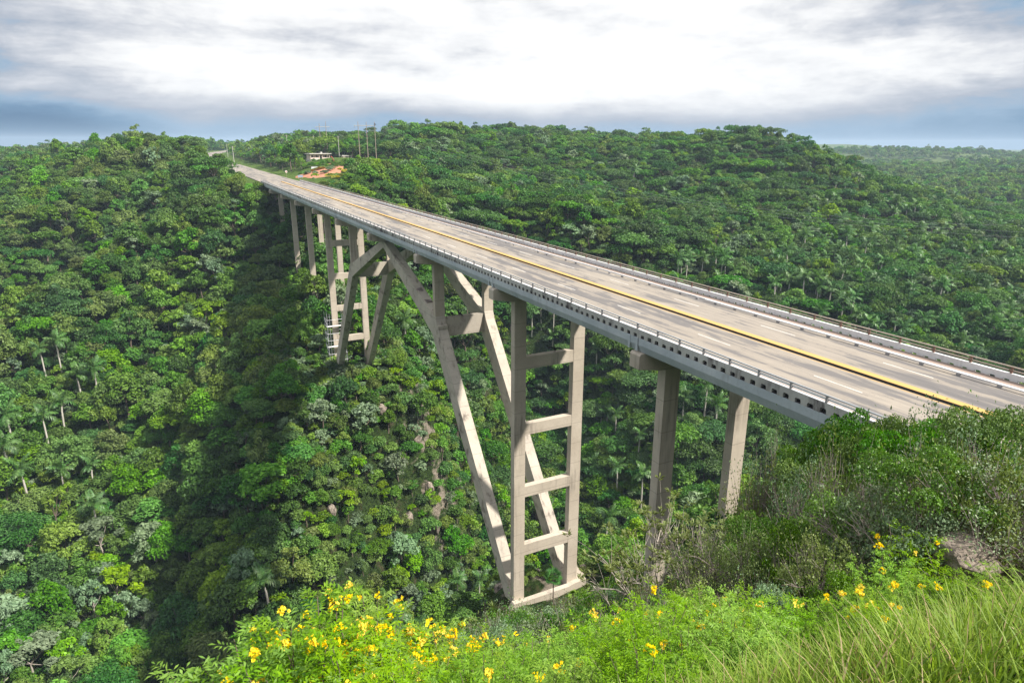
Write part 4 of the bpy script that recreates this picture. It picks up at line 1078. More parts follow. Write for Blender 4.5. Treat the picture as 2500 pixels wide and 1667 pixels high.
# ------------------------------------------------------------------ palms
def frond_geo(L, droop, seed, g=None, pairs=20, M=None, mi=0, lw=0.12):
    """one pinnate frond growing along +x from the origin"""
    rg = np.random.default_rng(seed)
    g0 = Geo()
    s = np.linspace(0, 1, 9)
    e0 = 1.55 - 0.62*droop                        # young fronds stand up, old ones hang
    ang = e0 - (0.9+0.35*droop)*s**1.3
    seg = L/8
    x = np.concatenate([[0], np.cumsum(np.cos(ang[:-1]))])*seg; z = np.concatenate([[0], np.cumsum(np.sin(ang[:-1]))])*seg
    P = np.stack([x, 0*x, z], -1)
    g0.tube(P, np.linspace(0.05, 0.012, 9), 3, 0.75)
    t = np.linspace(0.10, 0.99, pairs)
    px_, pz_ = np.interp(t, s, x), np.interp(t, s, z)
    ta = np.interp(t, s, ang)
    for sgn in (-1, 1):
        ln = L*0.27*np.sin(PI*np.clip(t*0.86+0.12, 0, 1))**0.7*rg.uniform(0.85, 1.1, pairs)
        fwd = 0.45
        dx, dz = np.cos(ta), np.sin(ta)
        dirv = np.stack([dx*fwd, np.full(pairs, sgn*0.9), dz*fwd - 0.10], -1) + 0.18*rg.normal(size=(pairs, 3))
        dirv = unit(dirv)
        base = np.stack([px_, np.zeros(pairs), pz_], -1)
        along = np.stack([dx, 0*dx, dz], -1)
        w_ = lw*L/3.6
        tip = base+dirv*ln[:, None]*0.9+np.array([0, 0, -0.5])*ln[:, None]
        mid = base+dirv*(ln*0.55)[:, None]
        V = np.stack([base-along*w_*0.5, mid-along*w_, tip, mid+along*w_], 1)
        V[:, 0] = base
        g0.add(V.reshape(-1, 3), np.arange(4*pairs).reshape(-1, 4), np.repeat(np.clip(rg.normal(0.5, 0.2, pairs), 0, 1), 4))
    return g0

FRONDS = [frond_geo(3.7, dr, 40+i).mesh('frond', [LM['palm']]) for i, dr in enumerate((0.35, 1.0, 1.7, 2.4))]

def crown_palm(seed, nf=15, pairs=13):
    g = Geo(); rg = np.random.default_rng(seed)
    for k in range(nf):
        f = frond_geo(3.7, [0.35, 1.0, 1.7, 2.4][k % 4], seed+k, pairs=pairs, lw=0.20)
        V = np.concatenate(f.V)
        a = k*2.39996; ca, sa = math.cos(a), math.sin(a)
        V = V @ np.array([[ca, sa, 0], [-sa, ca, 0], [0, 0, 1]])
        g.add(V, np.concatenate(f.F), np.concatenate(f.T))
    return g.mesh('crown', [LM['palm']])
PCROWN = [crown_palm(900+i*50) for i in range(3)]
gsh = Geo(); gsh.tube([(0, 0, -1.5), (0, 0, -0.9), (0, 0, 0.1), (0, 0, 0.5)], [0.16, 0.21, 0.14, 0.05], 7)
SHAFT = gsh.mesh('crownshaft', [M_SHAFT], True)

def palm_trunk(h, lean):
    g = Geo()
    g.tube([(lean*0, 0, -1.5), (0, 0, 0.3), (lean*0.25, 0, h*0.4), (lean*0.6, 0, h*0.75), (lean, 0, h-1.3)], [0.30, 0.27, 0.25, 0.24, 0.19], 7)
    return g.mesh('trunk', [M_PTRUNK], True)
PTR = [(h, l, palm_trunk(h, l)) for h, l in ((8.5, 0.3), (9.5, -0.4), (11.0, 0.5), (13.5, -0.2))]

def add_palm(x, y, z, vi, sc, rz, fine, label, group):
    h, l, tm = PTR[vi % 4]
    o = empty('royal_palm', (x, y, z), rz, sc)
    tag(o, label, 'palm', group)
    link('trunk', tm, o)
    link('crownshaft', SHAFT, o, (l, 0, h))
    if fine:
        for k in range(15):
            f = link('frond', FRONDS[k % 4], o, (l, 0, h+0.15))
            f.rotation_euler = (0, 0, k*2.39996+vi)
            s = 1.08+0.24*((k*37 % 10)/10); f.scale = (s, s, s)
    else:
        c = link('crown', PCROWN[vi % 3], o, (l, 0, h+0.15))
        c.rotation_euler = (0, 0, vi*1.7); c.scale = (1.2, 1.2, 1.2)
    return o

USED = set()
_U = 'zero one two three four five six seven eight nine ten eleven twelve thirteen fourteen fifteen sixteen seventeen eighteen nineteen'.split()
_TN = ' - twenty thirty forty fifty sixty seventy eighty ninety'.split(' ')
def words(n):
    return _U[n] if n < 20 else ('one hundred' if n >= 100 else _TN[n//10]+('-'+_U[n % 10] if n % 10 else ''))


def place_label(what, where, x, y):
    """a description plus the place in the photograph; nudged until no other thing has it"""
    a, b = int(round(min(max(x/25.0, 0), 100))), int(round(min(max(y/16.67, 0), 100)))
    for da, db in sorted(((i, j) for i in range(-3, 4) for j in range(-3, 4)), key=lambda t: t[0]**2+t[1]**2):
        lab = '%s %s, %s percent across, %s down' % (what, where, words(min(max(a+da, 0), 100)), words(min(max(b+db, 0), 100)))
        if lab not in USED: break
    USED.add(lab)
    return lab

# ------------------------------------------------------------------ where things must stay in sight from the photograph's viewpoint
hz_ = ht(43, 384)
KEEP = [(43+dx_, 380, hz_+dz_, 3) for dx_ in (-9, -6, -3, 0, 3, 6, 9) for dz_ in (-1.5, 0, 1.5, 3)] + [(59+dx_, 383, ht(59, 383)+1.6, 2) for dx_ in (-3, 0, 3)]
KEEP += [(-4.4, 142.5, -42, 3), (5, 142.5, -43, 3), (0, 142.5, -40, 3), (-4.2, 171, -27, 3), (5, 171, -24, 3), (-4.2, 199.5, -24, 3), (4.5, 199.5, -19, 3), (-4.2, 228, -4, 3),
        (-4.4, 28.5, -43.5, 3), (4.4, 28.5, -43.5, 3), (0, 31, -44, 3), (6.5, 30, -43.5, 2), (-4.3, 0, -21, 2), (4.4, 0, -13, 2),
        (36, 384, ht(43, 384)+1.2, 3), (43, 384, ht(43, 384)+1.2, 3), (49, 384, ht(43, 384)+1.2, 3), (59, 384, ht(59, 384)+1.2, 2), (10.3, 303, 3.2, 2), (13.5, 283, 4, 2)]
KEEP += [(x, y, 3.2, 2) for y in range(240, 300, 6) for x in (-4.5, 2, 8.5)] + [(x, y, 3.2, 2) for y in range(300, 480, 12) for x in (1.0, 6, 9.5)]
KEEP += [(x, y, z_+0.2, 1) for x, y, z_ in ROAD[8:13]]
KEEP += [(22.5+dx, 291+dy, ht(22.5+dx, 291+dy)+0.5, 2) for dx in (-7, 0, 7) for dy in (-9, 0, 10)] + [(34, 296, ht(34, 296)+0.5, 2), (35, 308, ht(35, 308)+0.5, 2)]
KEEP += [(x_, y_, ht(x_, y_)+2.0, 3) for x_, y_ in ((66, 363), (72, 360), (79, 358), (46, 365), (54, 366), (36, 340), (46, 350), (30, 330))]
KEEP += [(x_, y_, ht(x_, y_)+0.5, 2) for x_, y_ in ((15, 262), (18, 268), (22, 262), (28, 268))]
KP = np.array([k[:3] for k in KEEP]); kx, ky, kz = project(KP)


def blocks(x, y, z, R, h):
    """does a crown of radius R and height h standing at x, y, z hide one of those spots?"""
    c = np.array([[x, y, z+h*0.62]])
    X, Y, Z = project(c)
    if Z[0] < 1: return False
    R = R*1.12; rp = FPX*R/Z[0]; hp = FPX*h*0.52/Z[0]
    near = kz > Z[0]+0.5*R
    return bool(np.any(near & (np.abs(kx-X[0]) < rp*0.95) & (np.abs(ky-Y[0]) < max(rp*0.6, hp))))

# ------------------------------------------------------------------ palms: listed spots and a looser scatter up the right-hand valley
PX = [(93,805),(128,785),(178,860),(214,848),(98,958),(135,925),(14,955),(12,1025),(50,1078),(137,1078),(205,1072),(214,1160),(612,1335),(1050,1335),(1100,1332),(950,1450),(905,1425)]
PX = [(x*1.06293, y*1.06293, 'left') for x, y in PX]
PX += [(x, y, 'gorge') for x, y in ((1467,1015),(1482,1008),(1505,1012),(1563,1053),(1444,1133),(1509,1141),(1570,1160),(1482,1264),(1299,763),(1322,757),(1352,760),(1349,829),(1458,856),(988,784),(1726,941),(1670,971),(1753,989),(1561,1064),(1390,1075))]
PX += [(1875+x*.26596, 300+y*.26596, 'valley') for x, y in ((625,380),(630,540),(710,550),(1040,720),(1120,690),(1190,720),(1720,660),(1280,790),(550,1000),(410,910),(820,1020),(900,1110),(950,1110),(1160,1150),(190,1180),(410,1240),(1560,780),(1400,960),(1650,960),(1560,1020),(1440,1100),(1700,1130),(680,1290),(870,1310),(1150,1320),(1240,1310),(1700,1350),(1830,1390),(2250,1330),(2290,1200),(2100,1130),(990,1450),(270,1400),(360,1470),(90,1420),(1660,1480),(1900,1490),(1540,1230),(1100,1040),(1340,1180),(960,470),(1060,480),(1150,500),(1220,540),(1300,550),(1360,570),(1440,590))]
PX += [(1875+x*.26596, 750+y*.26596, 'valley') for x, y in ((940,150),(1250,200),(1430,200),(1970,120),(1880,330),(1770,300),(2100,150),(1640,120),(2280,260))]
PX += [(1250+x*.26596, 300+y*.26596, 'hill') for x, y in ((1120,430),(1420,650),(1540,690),(1900,640),(2010,580),(2220,660),(1860,800),(1640,850),(1880,1200),(1930,1230),(1560,1260),(1750,1250),(1200,1080),(1900,1430),(2200,1080))]
rp_ = random.Random(11)
for _ in range(75):
    PX.append((rp_.uniform(1960, 2480), rp_.uniform(480, 830), 'valley'))
for _ in range(20):
    PX.append((rp_.uniform(1650, 2000), rp_.uniform(520, 700), 'hill'))
PLAB = {'left': ('among the trees left of the bridge', 'palms on the valley side left of the bridge'),
        'gorge': ('in the gorge beneath the deck', 'palms in the gorge under the bridge'),
        'valley': ('in the right-hand valley', 'palms in the valley right of the bridge'),
        'hill': ('on the hillside behind the bridge', 'palms on the hillside behind the bridge')}
SPECIAL = {11: 'lowest royal palm of the left cluster, long white trunk fully in view', 12: 'solitary royal palm low in the gorge left of the arch, dark crown',
           2: None}
PALMS, PALMTOP = [], []
hts = [8.5, 9.5, 11.0, 13.5]
for i, (x, y, reg) in enumerate(PX):
    vi = i % 4 if reg in ('left', 'gorge') else i % 3
    sc = 0.85+0.3*((i*53) % 17)/17
    if reg == 'left': vi = 3 if i in (0, 1, 3, 4, 11, 12) else 2
    if i == 12: vi, sc = 2, 1.05
    if i in (13, 14): vi, sc = 0, 0.8
    X, Y, Z, R = at_px(x, y, hts[vi]*sc, 105)
    if R > 900 or R < 60: continue
    if abs(X-1) < 12 and Y > 10 and Z > -hts[vi]*sc-2: continue
    lab, grp = PLAB[reg]
    sp = SPECIAL.get(i)
    add_palm(X, Y, Z, vi, sc, (i*1.3) % 6.28, R < 260, sp or place_label('royal palm', lab, x, y), grp)
    PALMS.append((X, Y, R))
    if reg in ('left', 'gorge'): PALMTOP.append((X, Y, R, hts[vi]*sc))

kk_ = [np.array([X_, Y_, float(gz(X_, Y_)[0])+z_]) for (X_, Y_, R_, z_) in PALMTOP for z_ in (z_-2.5, z_)]
KP2 = np.array(kk_); kx2, ky2, kz2 = project(KP2)
kx, ky, kz = np.concatenate([kx, kx2]), np.concatenate([ky, ky2]), np.concatenate([kz, kz2])

def seg_dist(x, y, pts):
    best = 1e9
    for (ax, ay), (bx, by) in zip(pts[:-1], pts[1:]):
        t_ = min(max(((x-ax)*(bx-ax)+(y-ay)*(by-ay))/((bx-ax)**2+(by-ay)**2), 0), 1)
        best = min(best, math.hypot(x-ax-t_*(bx-ax), y-ay-t_*(by-ay)))
    return best
CREST = [(-110, 195), (-94, 213), (-83, 225), (-56, 248), (-20, 258)]
GULLY = [(-118, 238), (-103, 252), (-90, 264), (-63, 284), (-26, 298)]

# ------------------------------------------------------------------ broadleaf trees: a jittered field over all the slopes in view
cand = []
for (ra, rb, st, a0, a1) in ((62, 420, 4.3, -28, 86), (420, 900, 5.8, -24, 82), (900, 1500, 8.5, -20, 78), (1500, 2700, 13.0, 38, 76)):
    xs = np.arange(CAM[0]-rb, CAM[0]+rb, st); ys = np.arange(CAM[1]-rb, CAM[1]+rb, st)
    X, Y = np.meshgrid(xs, ys)
    X = X+rng.uniform(-0.45, 0.45, X.shape)*st; Y = Y+rng.uniform(-0.45, 0.45, Y.shape)*st
    X, Y = X.ravel(), Y.ravel()
    R = np.hypot(X-CAM[0], Y-CAM[1]); A = np.degrees(np.arctan2(X-CAM[0], Y-CAM[1]))
    k = (R >= ra) & (R < rb) & (A > a0) & (A < a1)
    cand.append(np.stack([X[k], Y[k], R[k]], -1))
cand = np.concatenate(cand)
zc_ = gz(cand[:, 0], cand[:, 1])
rd, _ = road_dist(cand[:, 0], cand[:, 1])
lawn = lawn_mask(cand[:, 0], cand[:, 1]); rockm = rock_mask(cand[:, 0], cand[:, 1])
u = rng.random(len(cand))
under = (np.abs(cand[:, 0]-1) < 11.5) & (cand[:, 1] > -57) & (cand[:, 1] < 258)
ok = (rd > 11.5) & ~((np.abs(cand[:, 0]-43) < 10) & (np.abs(cand[:, 1]-385) < 9)) & ~(under & (zc_ > -13)) & (u > rockm*0.6) & ~((np.abs(cand[:, 0]-0.5) < 11) & (np.abs(cand[:, 1]-27) < 10)) & (u > lawn*0.985)
# leave the palms some room
for (X, Y, R) in PALMS:
    ok &= (np.hypot(cand[:, 0]-X, cand[:, 1]-Y) > (3.4 if R < 300 else 2.0))
cand, zc_ = cand[ok], zc_[ok]
kindw = vnoise(cand[:, 0]/38, cand[:, 1]/38, 21)+0.5
TREEP = []
for (x, y, R), z, kw in zip(cand, zc_, kindw):
    r = rng.random()
    # right-hand valley has more flat spreading crowns, the left spur more small olive ones
    if x > 70 and r < 0.42: p = (4, 5, 4, 1)[rng.integers(4)]
    elif x < -5 and y > 150 and r < 0.5: p = (2, 9, 2, 10, 7)[rng.integers(5)]
    else: p = int(np.clip(kw*12+rng.normal()*3.2, 0, 11.99))
    if x < 20 and y < 260 and p in (4, 5) and rng.random() < 0.75: p = (0, 1, 6, 11)[rng.integers(4)]
    s = float(np.clip(rng.lognormal(0.0, 0.27), 0.55, 1.75))
    if x < -8 and 180 < y < 310:
        if seg_dist(x, y, CREST) < 7: p = (3, 2, 9, 11, 3)[rng.integers(5)]; s *= 0.8  # yellow-green kinds put the crest's sunlight into leaf colour
        elif seg_dist(x, y, GULLY) < 15: p = (1, 10, 4, 1)[rng.integers(4)]; s *= 1.1  # dark kinds put the gully's shade into leaf colour
    cam_slope = (R < 105 and y < 60 and x < 30)
    if cam_slope: s *= 0.40 + 0.25*min(1, max(0, (R-60)/45))
    if 120 < R < 200 and -25 < x < 30 and 95 < y < 150: s *= 0.72          # scrub on the steep face below the far pier
    if x < 6 and 225 < y < 300: s *= 0.9
    if 380 < R < 900:
        q_ = project([[x, y, z+TREES[p][4]*s]])
        if 750 < q_[0][0] < 945 and q_[1][0] < 324: s *= 0.55
    Rc, hc = TREES[p][3]*s, TREES[p][4]*s
    if R < 1400 and blocks(x, y, z, Rc, hc):
        s2 = s*0.4
        if R > 160 and not blocks(x, y, z, TREES[p][3]*s2, TREES[p][4]*s2) and rng.random() < 0.8: s = s2
        elif R <= 160 and not blocks(x, y, z, TREES[p][3]*s2, TREES[p][4]*s2): s = s2
        else: continue
    TREEP.append((x, y, z, R, p, s))
TA = np.array(TREEP)
# which are the largest in the picture: apparent width, in frame, not behind a hill
X, Y, Z = project(TA[:, :3]+np.array([0, 0, 5.0])*TA[:, 5:6])
wpx = FPX*2*np.array([TREES[int(p)][3] for p in TA[:, 4]])*TA[:, 5]/Z
infr = (X > -10) & (X < 2510) & (Y > -10) & (Y < 1690)
bvh = BVHTree.FromPolygons([tuple(v) for v in GV], [tuple(f) for f in GF])
order = np.argsort(-wpx*infr)
single = []
cv = Vector(CAM)
for i in order:
    if len(single) >= 296 or not infr[i]: break
    top = Vector((TA[i, 0], TA[i, 1], TA[i, 2]+TREES[int(TA[i, 4])][4]*TA[i, 5]*0.9))
    d = top-cv; L_ = d.length
    hit = bvh.ray_cast(cv+d*0.004, d.normalized(), L_*0.985)
    if hit[0] is None: single.append(i)
ss = set(int(i) for i in single)

def region(x, y, R, X, Y):
    if R < 105 and y < 60: return 'on the near slope'
    if X < 480: return 'in the left valley'
    if X < 1000 and y < 118: return 'in the gorge bottom'
    if x < 40 and y > 100: return 'below the scaffolded pier'
    return 'in the gorge under the bridge'
for i in single:
    x, y, z, R, p, s = TA[i]
    cm, tm, adj, _, _ = TREES[int(p)]
    o = empty('broadleaf_tree', (x, y, z), rng.uniform(0, 6.28), s)
    o.scale = (s*rng.uniform(0.82, 1.2), s*rng.uniform(0.82, 1.2), s*rng.uniform(0.85, 1.2)); o.rotation_euler = (rng.normal(0, 0.07), rng.normal(0, 0.07), rng.uniform(0, 6.28))
    reg = region(x, y, R, X[i], Y[i])
    tag(o, place_label(adj+' tree', reg, X[i], Y[i]), 'tree', 'trees '+reg)
    link('trunk', tm, o); link('crown', cm, o)

# all the others: one forest of instanced trees
# the far valley is paler woodland, haze put into leaf colour, open ground between
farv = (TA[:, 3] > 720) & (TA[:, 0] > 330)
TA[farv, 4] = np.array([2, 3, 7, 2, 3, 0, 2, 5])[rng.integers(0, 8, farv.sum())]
gap = farv & (vnoise(TA[:, 0]/70, TA[:, 1]/70, 61)+0.5*vnoise(TA[:, 0]/26, TA[:, 1]/26, 62) > 0.16)
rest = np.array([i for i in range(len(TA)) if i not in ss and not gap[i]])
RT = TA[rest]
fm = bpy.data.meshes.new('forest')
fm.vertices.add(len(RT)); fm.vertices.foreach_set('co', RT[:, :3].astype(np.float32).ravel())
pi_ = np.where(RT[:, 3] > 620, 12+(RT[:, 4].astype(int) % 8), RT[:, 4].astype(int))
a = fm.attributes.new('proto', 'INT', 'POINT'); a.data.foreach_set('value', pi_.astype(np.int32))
a = fm.attributes.new('rot', 'FLOAT_VECTOR', 'POINT')
rot = np.zeros((len(RT), 3), np.float32); rot[:, 2] = rng.uniform(0, 6.28, len(RT)); rot[:, :2] = rng.normal(0, 0.09, (len(RT), 2))
a.data.foreach_set('vector', rot.ravel())
a = fm.attributes.new('sc', 'FLOAT_VECTOR', 'POINT')
sv = (RT[:, 5]*np.where(RT[:, 3] > 1500, 1.35, np.where(RT[:, 3] > 900, 1.15, 1.0)))[:, None]*rng.uniform(0.82, 1.22, (len(RT), 3))
a.data.foreach_set('vector', sv.astype(np.float32).ravel())

def scatter_group(name, coll):
    ng = bpy.data.node_groups.new(name, 'GeometryNodeTree')
    ng.interface.new_socket('Geometry', in_out='INPUT', socket_type='NodeSocketGeometry')
    ng.interface.new_socket('Geometry', in_out='OUTPUT', socket_type='NodeSocketGeometry')
    t = NT(ng)
    gi = t.n('NodeGroupInput'); go = t.n('NodeGroupOutput')
    ci = t.n('GeometryNodeCollectionInfo', inp={'Collection': coll, 'Separate Children': True, 'Reset Children': True})
    ap = t.n('GeometryNodeInputNamedAttribute', data_type='INT', inp={'Name': 'proto'})
    ar = t.n('GeometryNodeInputNamedAttribute', data_type='FLOAT_VECTOR', inp={'Name': 'rot'})
    asc = t.n('GeometryNodeInputNamedAttribute', data_type='FLOAT_VECTOR', inp={'Name': 'sc'})
    e2r = t.n('FunctionNodeEulerToRotation')
    ng.links.new(ar.outputs[0], e2r.inputs[0])
    ip = t.n('GeometryNodeInstanceOnPoints')
    ip.inputs['Pick Instance'].default_value = True
    ng.links.new(gi.outputs[0], ip.inputs['Points'])
    ng.links.new(ci.outputs[0], ip.inputs['Instance'])
    ng.links.new(ap.outputs[0], ip.inputs['Instance Index'])
    ng.links.new(e2r.outputs[0], ip.inputs['Rotation'])
    ng.links.new(asc.outputs[0], ip.inputs['Scale'])
    ng.links.new(ip.outputs[0], go.inputs[0])
    return ng
forest = link('forest', fm)
md = forest.modifiers.new('scatter', 'NODES'); md.node_group = scatter_group('forest_scatter', PROTO)
tag(forest, 'dense green broadleaf forest covering the hills and valley sides', 'forest', None, 'stuff')
print('trees', len(TA), 'single', len(single), 'palms', len(PALMS), 'min single px', wpx[single[-1]] if single else 0)

# ================================================================== foreground: shrubs, flowers, grass, rocks
def skeleton(rg, h, R, n0, n1, n2, flat=0.0, wig=0.12, base_r=0.035):
    """branch polylines and twig tips of one shrub"""
    segs, tips, dirs = [], [], []
    def bend(a, b, w, n=4):
        t = np.linspace(0, 1, n)[:, None]
        P = a+(b-a)*t
        P[1:-1] += rg.normal(size=(n-2, 3))*w
        return P
    for i in range(n0):
        a = i*2.39996+rg.uniform(-0.5, 0.5); q = math.sqrt((i+0.6)/n0)
        top = np.array([R*0.72*q*math.cos(a), R*0.72*q*math.sin(a), h*(0.62+0.30*(1-q*q))*rg.uniform(0.85, 1.08)])
        if flat: top[2] = h*(1-flat*0.45)*rg.uniform(0.86, 1.0)
        base = np.array([0.10*math.cos(a), 0.10*math.sin(a), -0.25])
        st = top*np.array([0.55, 0.55, 0.60])
        P = bend(base, st, wig*h*0.35, 5)
        segs.append((P, np.linspace(base_r, base_r*0.6, 5)))
        for j in range(n1):
            t2 = st+(top-st)*rg.uniform(0.3, 1.15)+rg.normal(size=3)*np.array([R*0.30, R*0.30, h*0.10*(1-0.6*flat)])
            s0 = P[rg.integers(2, 5)]
            Q = bend(s0, t2, wig*h*0.18, 4)
            segs.append((Q, np.linspace(base_r*0.5, base_r*0.25, 4)))
            for k in range(n2):
                t3 = t2+rg.normal(size=3)*np.array([R*0.17, R*0.17, h*0.075*(1-0.5*flat)])+np.array([0, 0, 0.05*h])
                segs.append((np.stack([Q[2], (Q[2]+t3)/2+rg.normal(size=3)*0.02*h, t3]), np.array([base_r*0.22, base_r*0.17, base_r*0.08])))
                tips.append(t3); dirs.append(unit(t3-Q[2]))
    return segs, np.array(tips), np.array(dirs)


def shrub(seed, h, R, kind):
    rg = np.random.default_rng(seed)
    g, gl = Geo(), Geo()
    flat = 1.0 if kind == 'umbrella' else (0.3 if kind == 'whorl' else 0.0)
    n0, n1, n2 = {'twiggy': (8, 6, 6), 'whorl': (6, 5, 4)}.get(kind, (7, 4, 4))
    segs, tips, dirs = skeleton(rg, h, R, n0, n1, n2, flat, 0.14, 0.050 if kind in ('umbrella', 'whorl') else 0.032)
    for Q, r in segs:
        g.tube(Q, r*(1.35 if kind == 'twiggy' else 1.0), 4 if r[0] > 0.02 else 3)
    if kind == 'whorl':
        per, L, W = 10, 0.24, 0.06
        n = len(tips)*per
        ti = np.repeat(np.arange(len(tips)), per)
        a = rg.uniform(0, 2*PI, n); ax = np.stack([np.cos(a), np.sin(a), rg.uniform(0.0, 0.6, n)], -1)
        C = tips[ti]+unit(ax)*L*0.5
        V, F = cards(C, np.stack([-0.4*np.cos(a), -0.4*np.sin(a), np.ones(n)], -1), L*rg.uniform(0.7, 1.15, n), W*rg.uniform(0.8, 1.2, n), rg, 0.10, unit(ax))
        gl.add(V, F, np.repeat(np.clip(rg.normal(0.5, 0.22, n), 0, 1), 4))
        return g, gl
    if kind != 'twiggy':
        ck, per, L, hh = {'glossy': ('scrub', 760, 0.078, h), 'umbrella': ('umb', 900, 0.074, h), 'dry': ('scrub', 380, 0.076, h), 'dense': ('scrub', 950, 0.070, h)}[kind]
        crown_geo(seed+7, R, hh, ck, per, L, gl)
        if kind != 'dense':
            return_extra = 7
        else:
            return_extra = 5
    else:
        return_extra = 9
    # loose leaves at the twig ends
    n = len(tips)*return_extra
    ti = np.repeat(np.arange(len(tips)), return_extra)
    C = tips[ti]+rg.normal(size=(n, 3))*0.13
    N = np.array([0, 0, 0.75])+0.75*rg.normal(size=(n, 3))
    V, F = cards(C, N, 0.085*rg.uniform(0.65, 1.35, n), 0.040*rg.uniform(0.75, 1.25, n), rg, 0.12)
    gl.add(V, F, np.repeat(np.clip(rg.normal(0.5, 0.22, n), 0, 1), 4))
    return g, gl

SHR = []
for i, (kind, mat, bark, h, R, adj) in enumerate((
        ('glossy', 'scrub', M_TWIG, 2.5, 1.9, 'glossy green shrub'), ('glossy', 'scrub', M_TWIG, 3.0, 1.6, 'upright glossy green shrub'),
        ('umbrella', 'scrub', M_TWIG, 3.2, 2.2, 'flat-topped wind-swept green shrub'), ('umbrella', 'olive', M_TWIG, 3.4, 2.4, 'broad olive flat-topped shrub'),
        ('twiggy', 'dry', M_TWIG, 2.5, 1.6, 'grey leafless-looking twiggy shrub'), ('dry', 'dry', M_TWIG, 2.3, 1.6, 'sparse dry grey-green shrub'),
        ('dense', 'mid', M_BARK, 2.2, 1.5, 'dense mid green shrub'), ('dense', 'dark', M_BARK, 2.4, 1.6, 'dense dark green shrub'),
        ('dry', 'silver', M_TWIG, 2.1, 1.5, 'wispy pale green shrub'), ('twiggy', 'silver', M_TWIG, 3.0, 1.7, 'tall grey branchy shrub'))):
    g, gl = shrub(300+i, h, R, kind)
    SHR.append((g.mesh('branches', [bark]), gl.mesh('foliage', [LM[mat]]), adj, h, R))
g, gl = shrub(350, 3.3, 2.5, 'whorl')
WHORL = (g.mesh('branches', [M_BARKP]), gl.mesh('foliage', [LM['dry']]), 'open pale-branched tree with whorled leaves', 3.3, 2.5)


def ray_top(x, y, R):
    """ground spot R metres out under the photo column x, and the height of the sight line over it"""
    d = _f + _r*(x-1250)/FPX + _u*(833.5-y)/FPX
    d = d/math.hypot(d[0], d[1])
    q = CAM+d*R
    g = float(gz(q[0], q[1])[0])
    return q[0], q[1], g, q[2]-g


def put_shrub(proto, x, y, z, s, rz, label, group=None, name='shrub'):
    br, fo, adj, h, R = proto
    o = empty(name, (x, y, z), rz, s)
    tag(o, label, 'shrub', group)
    link('branches', br, o); link('foliage', fo, o)
    return o

K_ = 1.06293
SIL = np.array([(0, 1700), (430, 1700), (480, 1560), (700, 1440), (1000, 1480), (1180, 1400), (1320, 1385), (1400, 1290), (1480, 1215), (1640, 1200), (1700, 1110), (1790, 1020), (1900, 985), (2000, 950), (2080, 958), (2150, 975), (2210, 985), (2260, 960), (2352, 935), (2700, 900)], float)*K_

TSIL = np.array([(0, 1700), (430, 1640), (600, 1520), (720, 1450), (860, 1490), (1000, 1500), (1200, 1510), (1320, 1470), (1420, 1440), (1560, 1405), (1730, 1390), (2000, 1385), (2352, 1352)], float)*K_
# --- the plants along the skyline of the near slope, each at its own spot
HERO = [(1490, 1195, 14.5, 'W', 'open pale-branched tree with whorled leaves standing in front of the front pier'),
        (1640, 1190, 15.5, 'W', 'second pale-branched whorled tree between the two front columns'),
        (1795, 1010, 18.5, 9, 'tall bare grey branchy shrub below the end of the bridge girder'),
        (1745, 1100, 17.5, 4, 'grey twiggy shrub just left of the tall bare one below the girder'),
        (1915, 985, 18.5, 2, 'flat-topped green shrub touching the lower corner of the girder'),
        (1985, 945, 18.5, 2, 'wind-swept flat-topped shrub overlapping the left parapet'),
        (2075, 950, 17.5, 3, 'broad olive flat-topped shrub in front of the roadway edge'),
        (2140, 975, 16.5, 2, 'green flat-topped shrub right of the broad olive one'),
        (2225, 985, 16.0, 5, 'sparse grey-green shrub in front of the yellow median end'),
        (2275, 960, 16.5, 0, 'glossy shrub by the right picture edge in front of the road'),
        (2340, 930, 15.0, 3, 'tallest olive shrub at the right picture edge'),
        (2250, 1020, 13.5, 9, 'grey branchy shrub with twisted limbs below the road at right'),
        (2160, 1060, 13.0, 4, 'grey twiggy shrub mixed with green below the road at right'),
        (2080, 1040, 13.5, 9, 'grey leafless branchy shrub under the flat-topped shrubs'),
        (1950, 1030, 14.5, 4, 'grey twiggy shrub beneath the wind-swept flat top'),
        (1880, 1080, 15.0, 9, 'grey bare shrub left of the beneath-the-flat-top twigs'),
        (1815, 1205, 11.5, 1, 'upright bright glossy shrub with a pale stem in the middle of the scrub'),
        (1930, 1150, 12.5, 0, 'rounded glossy shrub behind the upright bright one'),
        (2190, 1045, 12.5, 5, 'sparse dry shrub with pale leaves below the median end'),
        (2020, 1120, 12.0, 8, 'wispy pale green shrub in the middle of the right-hand scrub'),
        (2330, 1050, 11.8, 5, 'sparse dry pale shrub at the right edge above the boulder'),
        (2300, 1100, 11.5, 9, 'grey gnarled shrub above the pale boulder'),
        (2130, 1180, 11.0, 8, 'wispy pale green shrub left of the pale boulder')]
hero_xy = []
for i, (x, y, R, k, lab) in enumerate(HERO):
    X, Y, Z, H = ray_top(x*K_, y*K_, R)
    pr = WHORL if k == 'W' else SHR[k]
    s = min(max(H/pr[3]*0.97, 0.45), 2.1)
    ho = put_shrub(pr, X, Y, Z, s, i*1.9, lab, None, 'pale_branched_tree' if k == 'W' else 'shrub')
    sx = min(s, {2: 0.62, 3: 0.62, 9: 0.60, 4: 0.52, 0: 0.60, 1: 0.42, 8: 0.60}.get(k, 0.68))
    ho.scale = (sx, sx, s)
    hero_xy.append((X, Y, pr[4]*sx*0.55))

hero_xy += [(*ray_top(2250*K_, 1245*K_, R_)[:2], 0.8) for R_ in (8.8, 9.6, 10.4, 11.2)]
